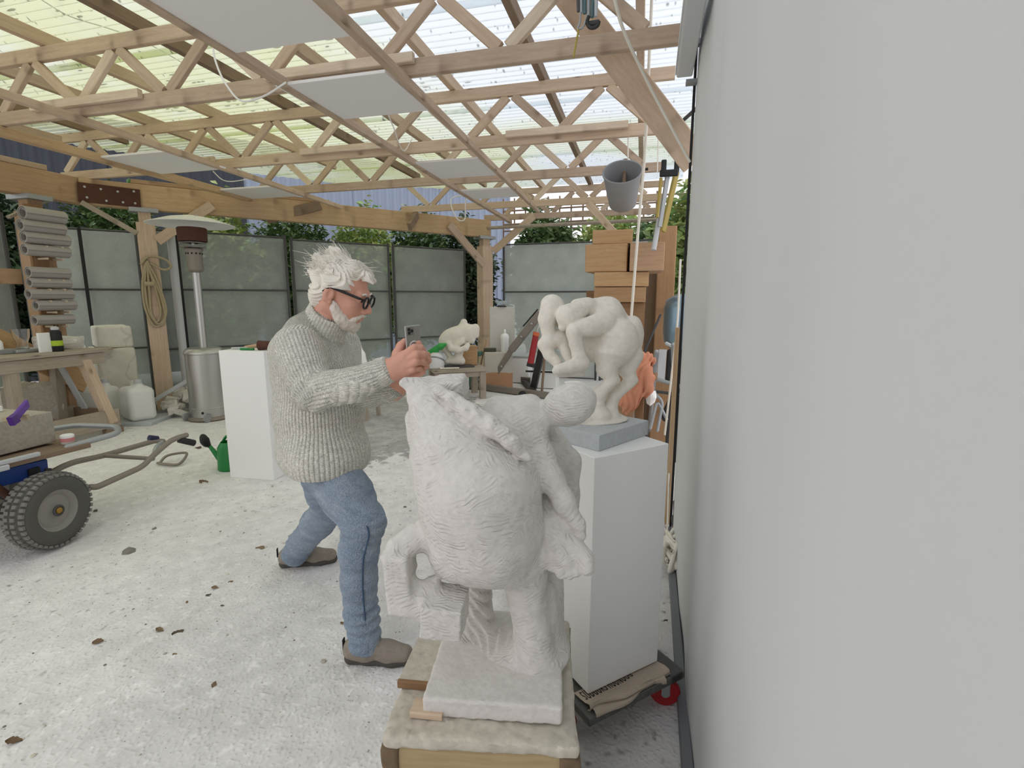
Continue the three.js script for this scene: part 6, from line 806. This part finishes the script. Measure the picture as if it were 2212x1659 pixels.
// ---------------------------------------------------------------- engine hoist
{
  const t = thing('engine_hoist', 'old steel engine hoist with a red hydraulic jack', 'hoist', [-2.075, 0, -8.165]); const P = (n, g, m) => part(t, n, g, m);
  P('floor_beam', timber([-2.847, 0.06, -7.977], [-1.191, 0.06, -7.326], 0.08, 0.09), M.dullsteel); P('floor_beam', timber([-3.203, 0.08, -9.251], [-1.528, 0.08, -8.402], 0.08, 0.09), M.dullsteel); P('cross_beam', timber([-1.663, 0.05, -7.562], [-2.136, 0.05, -8.738], 0.08, 0.09), M.darksteel);
  P('castor', new THREE.CylinderGeometry(0.055, 0.055, 0.05, 20).rotateX(Math.PI / 2).translate([-1.825, 0.055, -7.412][0], 0.055, [-1.825, 0.055, -7.412][2]), M.black); P('castor', new THREE.CylinderGeometry(0.055, 0.055, 0.05, 20).rotateX(Math.PI / 2).translate([-2.781, 0.055, -8.323][0], 0.055, [-2.781, 0.055, -8.323][2]), M.black);
  P('boom', timber([-2.485, 0.1469, -8.022], [-2.143, 0.6847, -7.997], 0.08, 0.09, [0, 0, 1]), M.dullsteel); P('boom_sleeve', timber([-2.15, 0.6699, -7.993], [-1.675, 1.271, -8.015], 0.11, 0.14, [0, 0, 1]), M.dullsteel); P('boom_edge', timber([-1.96, 1.055, -8.006], [-1.71, 1.33, -7.963], 0.02, 0.02), M.black);
  for (const q of [[-1.962, 0.8917, -7.893], [-1.798, 1.099, -7.899], [-2.293, 0.4046, -7.888]]) P('bolt', new THREE.SphereGeometry(0.022, 8, 6).translate(...q), M.galv);
  P('mast', timber([-1.773, 0.05, -7.955], [-1.567, 0.8586, -7.762], 0.1, 0.12, [0, 0, 1]), M.darksteel); P('jack_body', rod([-1.719, 0.5234, -7.505], [-1.646, 0.9646, -7.549], 0.05, 0.045, 18), M.red); P('jack_piston', rod([-1.646, 0.9646, -7.549], [-1.605, 1.116, -7.587], 0.02), M.steel); P('jack_base', timber([-1.785, 0.5101, -7.538], [-1.66, 0.4821, -7.566], 0.1, 0.06), M.darksteel); P('jack_collar', rod([-1.652, 0.937, -7.543], [-1.64, 0.9922, -7.556], 0.05, 0.05, 16), M.orange); P('push_pole', rod([-1.546, 0.0626, -7.524], [-1.524, 0.6569, -7.633], 0.02), M.oldwood);
  const wb = thing('white_tub', 'white plastic tub behind the engine hoist', 'tub', [-2.175, 0, -8.831]); local(wb, 'tub', rbox(0.32, 0.46, 0.3, 0.03, 0, 0.24, 0), M.white); local(wb, 'lid', rbox(0.35, 0.04, 0.33, 0.015, 0, 0.485, 0), M.palegrey);
  const bx = thing('white_crate', 'low pale crate beside the engine hoist', 'crate', [-2.027, 0, -7.825]); local(bx, 'body', rbox(0.44, 0.26, 0.3, 0.01, 0.35, 0.14, -0.6), M.white); local(bx, 'strap', rbox(0.6, 0.03, 0.02, 0.005, 0.35, 0.29, -0.44), M.black);
  single('white_bucket', 'small white bucket on the floor behind the plinth', 'bucket', at(lathe([[0, 0], [0.13, 0], [0.16, 0.3], [0.15, 0.3], [0.12, 0.02], [0, 0.02]], 28), [[-1.009, 0, -7.256][0], 0, [-1.009, 0, -7.256][2]]), M.white);
  for (const [q, m, lab] of [[[-2.505, -0, -8.383], M.orange, 'orange offcut between the hoist beams'], [[-2.474, 0, -8.968], std(0xd9a6a0, 0.8), 'pink pot between the hoist beams'], [[-2.397, 0, -8.879], M.blue, 'small blue pot between the hoist beams']]) single('small_offcut', lab, 'offcut', at(rbox(0.16, 0.1, 0.12, 0.02), [q[0], 0.05, q[2]], 0.4), m);
}
// ---------------------------------------------------------------- stacked timbers at the right
{
  const d = 4.7, k = d / 1100; const blk = (lab, c, w, h, dep, ry, m) => { const g = rbox(w, h, dep, 0.008).rotateY(ry).translate(c[0], c[1], c[2]); return single('timber_block', lab, 'timber', g, m, 'stacked timbers at the right'); };
  const X = [-0.2672, 1.013, -4.778][0], Z = [-0.2672, 1.013, -4.778][2]; const Y = (c) => c[1];
  const y0 = [-0.2462, 1.005, -4.782][1], y1 = [-0.2662, 1.464, -4.857][1], y2 = [-0.2721, 1.599, -4.878][1], y3 = [-0.2776, 1.725, -4.899][1], y4 = [-0.2879, 1.961, -4.937][1], y5 = [-0.2932, 2.083, -4.957][1];
  blk('tall rough timber block at the bottom of the stacked timbers', [[-0.2103, 1.263, -4.889][0], y1 / 2, Z - 0.05], 0.3, y1, 0.4, 0.1, M.oak2);
  blk('brown sleeper third from the top of the stacked timbers', [[-0.2693, 1.536, -4.868][0], (y1 + y2) / 2, Z], 0.44, y2 - y1 - 0.004, 0.45, 0.05, M.oak);
  blk('scarred orange sleeper second below the top of the stacked timbers', [[-0.2583, 1.662, -4.893][0], (y2 + y3) / 2, Z + 0.01], 0.46, y3 - y2 - 0.004, 0.45, 0.04, M.oak3);
  blk('rough orange block high on the stacked timbers, left part', [[-0.3735, 1.843, -4.894][0], (y3 + y4) / 2, Z + 0.02], 0.36, y4 - y3 - 0.003, 0.4, -0.06, M.oak3);
  blk('squared beam end beside the rough orange block, right part', [[-0.0518, 1.845, -5.001][0], (y3 + y4) / 2, Z + 0.03], 0.28, y4 - y3 - 0.003, 0.5, 0.04, M.honey2);
  blk('topmost orange block of the stacked timbers', [[-0.3484, 2.024, -4.932][0], (y4 + y5) / 2, Z], 0.34, y5 - y4 - 0.003, 0.36, 0.06, M.oak3);
  const pl = single('leaning_beam', 'tall square beam standing behind the stacked timbers', 'beam', timber([[0.1363, 1.076, -5.159][0], 0, [0.1363, 1.076, -5.159][2] - 0.05], [0.139, 2.19, -5.459], 0.17, 0.15, [0, 0, 1], 0.008), M.oak);
  single('leaning_beam', 'dark wide plank leaning behind the stacked timbers', 'plank', timber([[0.0102, 0.9664, -5.316][0], 0, [0.0102, 0.9664, -5.316][2]], [0.0218, 1.744, -5.508], 0.05, 0.22, [1, 0, 0]), M.oldwood);
  single('timber_offcut', 'small brown offcut poking out left of the stacked timbers', 'offcut', rbox(0.1, 0.09, 0.3, 0.006, [-0.5253, 1.545, -4.959][0], y1 + 0.06, [-0.5253, 1.545, -4.959][2] ), M.oak2);
}
// ---------------------------------------------------------------- clutter by the far end of the white wall
{
  const c = [0.298, 1.32, -4.668]; const tk = thing('steel_tank', 'rounded blue grey steel tank half hidden behind the white wall', 'tank', [c[0], 0, c[2]]); const cy = c[1]; local(tk, 'tank', lathe([[0, cy - 0.26], [0.12, cy - 0.25], [0.17, cy - 0.19], [0.18, cy - 0.1], [0.18, cy + 0.1], [0.16, cy + 0.17], [0.08, cy + 0.215], [0, cy + 0.22]], 40), std(0x7f97a6, 0.3, { metalness: 0.7 })); local(tk, 'stand', [rod([0.1, 0, 0.1], [0.08, cy - 0.22, 0.08], 0.02), rod([-0.1, 0, 0.1], [-0.08, cy - 0.22, 0.08], 0.02), rod([0, 0, -0.12], [0, cy - 0.22, -0.1], 0.02)], M.darksteel);
  const tr = thing('tube_trolley', 'upright grey tube trolley beside the orange cloth', 'trolley', [0.1822, 0, -5.354]); const Pp = (n, pts, r, m) => part(tr, n, pipe(pts, r, 8), m); const bx = tr.position;
  Pp('upright_tube', [[bx.x - 0.14, 0.02, bx.z], [0.0641, 1.086, -4.144]], 0.018, M.galv); Pp('upright_tube', [[bx.x + 0.1, 0.02, bx.z + 0.05], [0.1821, 1.157, -3.978]], 0.018, M.galv); Pp('cross_tube', [[0.027, 0.8884, -4.1], [0.2455, 0.8508, -3.942]], 0.016, M.galv); Pp('cross_tube', [[0.0563, 0.7808, -4.089], [0.2314, 0.7929, -3.928]], 0.012, M.darkgrey); Pp('cross_tube', [[0.1351, 1.159, -4.071], [0.217, 1.123, -3.982]], 0.014, M.palegrey); part(tr, 'back_plate', timber([0.1072, 0.8444, -4.166], [0.1139, 1.099, -4.212], 0.012, 0.06, [1, 0, 0]), M.palegrey); part(tr, 'dark_bag', skinUV(sculpt([sCone([0.1716, 1.08, -4.225, 0.0258], [0.174, 0.8626, -4.187, 0.0331], 0.03), sCone([0.2123, 0.7173, -4.172, 0.0368], [0.1653, 0.5721, -4.135, 0.0442], 0.03)], 0.012)), M.black);
  part(tr, 'wire_frame', [pipe([[0.0668, 0.7721, -4.038], [0.1285, 0.7083, -4.043], [0.0965, 0.4888, -3.997]], 0.012, 8), pipe([[0.0437, 0.5065, -3.986], [0.0864, 0.719, -4.034], [0.162, 0.5773, -4.029]], 0.012, 8)], M.galv);
  // orange cloth hanging on a stand
  const st = thing('sawhorse', 'wooden stand under the orange cloth', 'stand', [-0.0192, 0, -4.817]); const s0 = [-0.0415, 0.9572, -3.621]; part(st, 'leg', timber([s0[0], 0, s0[2] + 0.1], [s0[0], s0[1], s0[2]], 0.06, 0.06, [1, 0, 0]), M.oak2); part(st, 'leg', timber([s0[0] - 0.05, 0, s0[2] - 0.3], [s0[0], s0[1], s0[2] - 0.1], 0.06, 0.06, [1, 0, 0]), M.dusty); part(st, 'bar', timber([s0[0] - 0.1, s0[1] + 0.01, s0[2] - 0.1], [s0[0] + 0.1, s0[1] + 0.01, s0[2] + 0.02], 0.05, 0.05), M.oak2);
  const cl = sculpt([sChain([[-0.0341, 1.09, -3.594, 0.0477], [-0.0162, 0.9679, -3.556, 0.0569], [0.0119, 0.8836, -3.549, 0.0348]], 0.02), sCone([0.0024, 1.1, -3.605, 0.035], [0.0342, 1.075, -3.61, 0.0223], 0.015), sChain([[-0.0396, 1.015, -3.558, 0.0569], [-0.0794, 0.8743, -3.523, 0.0506], [-0.1124, 0.79, -3.5, 0.0569], [-0.129, 0.7295, -3.506, 0.0255]], 0.02), sCone([-0.1689, 0.7985, -3.507, 0.0255], [-0.0996, 0.7609, -3.519, 0.035], 0.015), sCone([-0.0368, 0.8707, -3.555, 0.0255], [-0.0054, 0.855, -3.561, 0.0286], 0.012)], 0.006, (x, y, z) => 0.012 * n3(x * 14, y * 7, z * 14) + 0.006 * Math.sin((x * 1.1 - y * 0.25 + 0.05 * n3(x * 9, y * 9, z * 9)) * 160), 0.02);
  single('orange_cloth', 'orange cloth draped over a stand beside the pale sculpture', 'cloth', skinUV(cl), std(0xd08e70, 0.95, { bumpMap: T.grain, bumpScale: 0.002 }));
  single('crowbar', 'thin dark bar leaning behind the orange cloth', 'bar', timber([-0.0387, 1.061, -4.008], [0.0832, 1.373, -4.199], 0.012, 0.02), M.darksteel);
  single('white_tub', 'white folded bag beside the orange cloth', 'bag', rock(0.07, 0.1, 0.08, 3, 0.3).translate(...[0.0312, 0.7916, -3.769]), M.white);
  single('plywood_strip', 'narrow upright wooden strip against the end of the white wall', 'strip', timber([0.17, 0.02, -3.36], [0.175, 1.32, -3.36], 0.03, 0.05, [0, 0, 1]), M.honey);
  const bk = thing('black_handle', 'black rubber handle hanging at the foot of the wall end', 'handle', [0.2155, 0.107, -3.175]); part(bk, 'grip', skinUV(sculpt([sCone([0.2127, 0.2361, -3.196, 0.0204], [0.2128, 0.1701, -3.185, 0.0175], 0.01), sCone([0.2115, 0.1357, -3.179, 0.0262], [0.2208, 0.0497, -3.166, 0.0233], 0.01)], 0.006)), M.darkgrey);
  // coiled rope heap on the floor
  const rp = []; const rc = [0.1829, 0.03, -2.81]; for (let i = 0; i < 60; i++) rp.push([rc[0] + rr(-0.05, 0.05), 0.03 + rr(0, 0.16), rc[2] + rr(-0.16, 0.16)]); single('rope_heap', 'tangled white rope heaped on the floor by the wall end', 'rope', tube(rp, 0.012, 6, 420), M.rope);
}
// ---------------------------------------------------------------- things hanging under the roof at the right
{
  const rope = (lab, pts, r = 0.008) => single('hoist_rope', lab, 'rope', tube(pts, r, 6, 60), M.rope);
  rope('long white rope slanting from the roof to the wall at upper right', [[-0.2209, 2.854, -2.6], [-0.1816, 2.762, -2.7], [-0.0592, 2.6, -2.95], [0.0701, 2.421, -3.1], [0.1819, 2.259, -3.2]]);
  rope('long white rope hanging straight down past the stacked timbers', [[-0.074, 3.406, -3.777], [-0.0762, 2.916, -3.796], [-0.0795, 2.487, -3.825], [-0.1018, 2.031, -3.845], [-0.1295, 1.349, -3.823]], 0.01);
  rope('thin white rope hanging down along the end of the white wall', [[0.1778, 1.75, -3.556], [0.1782, 1.333, -3.536], [0.1613, 1.026, -3.53], [0.1321, 0.5991, -3.448]], 0.007); rope('second thin white rope beside the wall end, below the strip', [[0.2036, 1.158, -3.459], [0.1786, 0.8526, -3.452], [0.1706, 0.5381, -3.448], [0.1588, 0.01, -2.981]], 0.006);
  // pulley block and hook
  const h = thing('pulley_block', 'green grey pulley block with a steel hook at the top edge', 'pulley', [-0.3536, 2.868, -2.75]); const Q = (n, g, m) => part(h, n, g, m);
  for (const [x, m] of [[1248, M.darkgrey], [1256, M.galv], [1264, std(0x4f6b6d, 0.5)], [1273, M.galv], [1282, std(0x4f6b6d, 0.5)], [1291, M.darkgrey]]) Q('sheave', 0 || rod([0, 0, 0], [0, 0.001, 0], 0.001), m);
  h.children.length = 0;
  const cols = [M.darkgrey, M.galv, std(0x4f6b6d, 0.5), M.galv, std(0x4f6b6d, 0.5), M.palegrey], P0 = [[-0.4119, 3.058, -2.75], [-0.3917, 3.054, -2.75], [-0.3715, 3.052, -2.75], [-0.3514, 3.049, -2.75], [-0.3314, 3.046, -2.75], [-0.3137, 3.043, -2.75]], P1 = [[-0.3992, 2.884, -2.75], [-0.3854, 2.876, -2.75], [-0.3694, 2.87, -2.75], [-0.3512, 2.859, -2.75], [-0.3329, 2.849, -2.75], [-0.3151, 2.85, -2.75]];
  P0.forEach((a, i) => Q('chain_strand', rod(a, P1[i], 0.008, 0.009, 8), cols[i])); Q('hook', tube([[-0.3451, 2.842, -2.72], [-0.3533, 2.817, -2.72], [-0.3349, 2.79, -2.72], [-0.3039, 2.794, -2.72], [-0.2956, 2.814, -2.72]], 0.009, 8, 30), M.darksteel); Q('hook_boss', rod([-0.35, 2.813, -2.73], [-0.2965, 2.81, -2.73], 0.012, 0.016, 12), M.darksteel); Q('shackle', tube([[-0.3857, 2.861, -2.72], [-0.3891, 2.813, -2.72], [-0.3977, 2.794, -2.72], [-0.3752, 2.795, -2.72], [-0.3539, 2.841, -2.72]], 0.005, 6, 30), M.galv);
  Q('yellow_tag', timber([-0.3931, 2.789, -2.72], [-0.4155, 2.668, -2.72], 0.004, 0.028, [0, 0, 1], 0.001), std(0xb9a83c, 0.6));
  // hanging bucket with a stick
  const b = thing('hanging_bucket', 'grey bucket with a wooden stick hanging under the rear trusses', 'bucket', [-0.2785, 2.343, -4.9]); const c = b.position, r = 0.155; part(b, 'bucket', at(lathe([[0, -0.02], [0.1, -0.02], [0.12, 0], [0.135, 0.1], [0.16, 0.3], [0.168, 0.31], [0.168, 0.325], [0.155, 0.32], [0.13, 0.1], [0.11, 0.02], [0, 0.02]], 40).rotateX(0.8), [c.x, c.y, c.z]), M.grey); part(b, 'stick', rod([-0.2681, 2.375, -4.75], [-0.2675, 2.717, -4.9], 0.018), M.oldwood); part(b, 'crossbar', rod([-0.3966, 2.607, -4.88], [-0.0681, 2.622, -4.88], 0.012), M.black); part(b, 'hanger', rod([-0.2422, 2.598, -4.88], [-0.2504, 2.93, -4.88], 0.006), M.rope);
  // clamps hanging on a strap
  const k = thing('hanging_clamps', 'bundle of yellow and black clamps hanging near the wall end', 'clamps', [0.0852, 2.377, -4.375]); part(k, 'clamp_bar', timber([0.0258, 2.126, -4.315], [0.0407, 2.43, -4.372], 0.02, 0.03), M.yellow); part(k, 'clamp_bar', timber([0.0471, 2.061, -4.362], [0.0891, 2.448, -4.388], 0.02, 0.035), M.galv); part(k, 'clamp_bar', timber([0.0745, 2.031, -4.417], [0.1617, 2.509, -4.523], 0.025, 0.05), M.yellow); part(k, 'clamp_jaw', rbox(0.14, 0.05, 0.04, 0.01, ...[0.0982, 2.465, -4.373]), M.black); part(k, 'clamp_jaw', rbox(0.04, 0.1, 0.04, 0.01, ...[0.0576, 2.515, -4.37]), M.black); part(k, 'clamp_jaw', rbox(0.04, 0.1, 0.04, 0.01, ...[0.1551, 2.522, -4.398]), M.black); part(k, 'hanging_cord', rod([0.0105, 2.472, -4.35], [0.0055, 2.914, -4.447], 0.005), M.rope);
  part(k, 'pole', rod([0.0089, 1.884, -4.373], [0.0633, 2.288, -4.458], 0.02), M.palegrey);
  const gp = thing('conduit', 'short grey conduit poking from behind the wall end', 'pipe', [0.1739, 2.656, -3.817]); part(gp, 'pipe', rod([0.144, 2.656, -3.809], [0.24, [0.2332, 2.666, -3.835][1], -3.55], 0.012), M.darkgrey);
}

renderer.render(scene, camera);
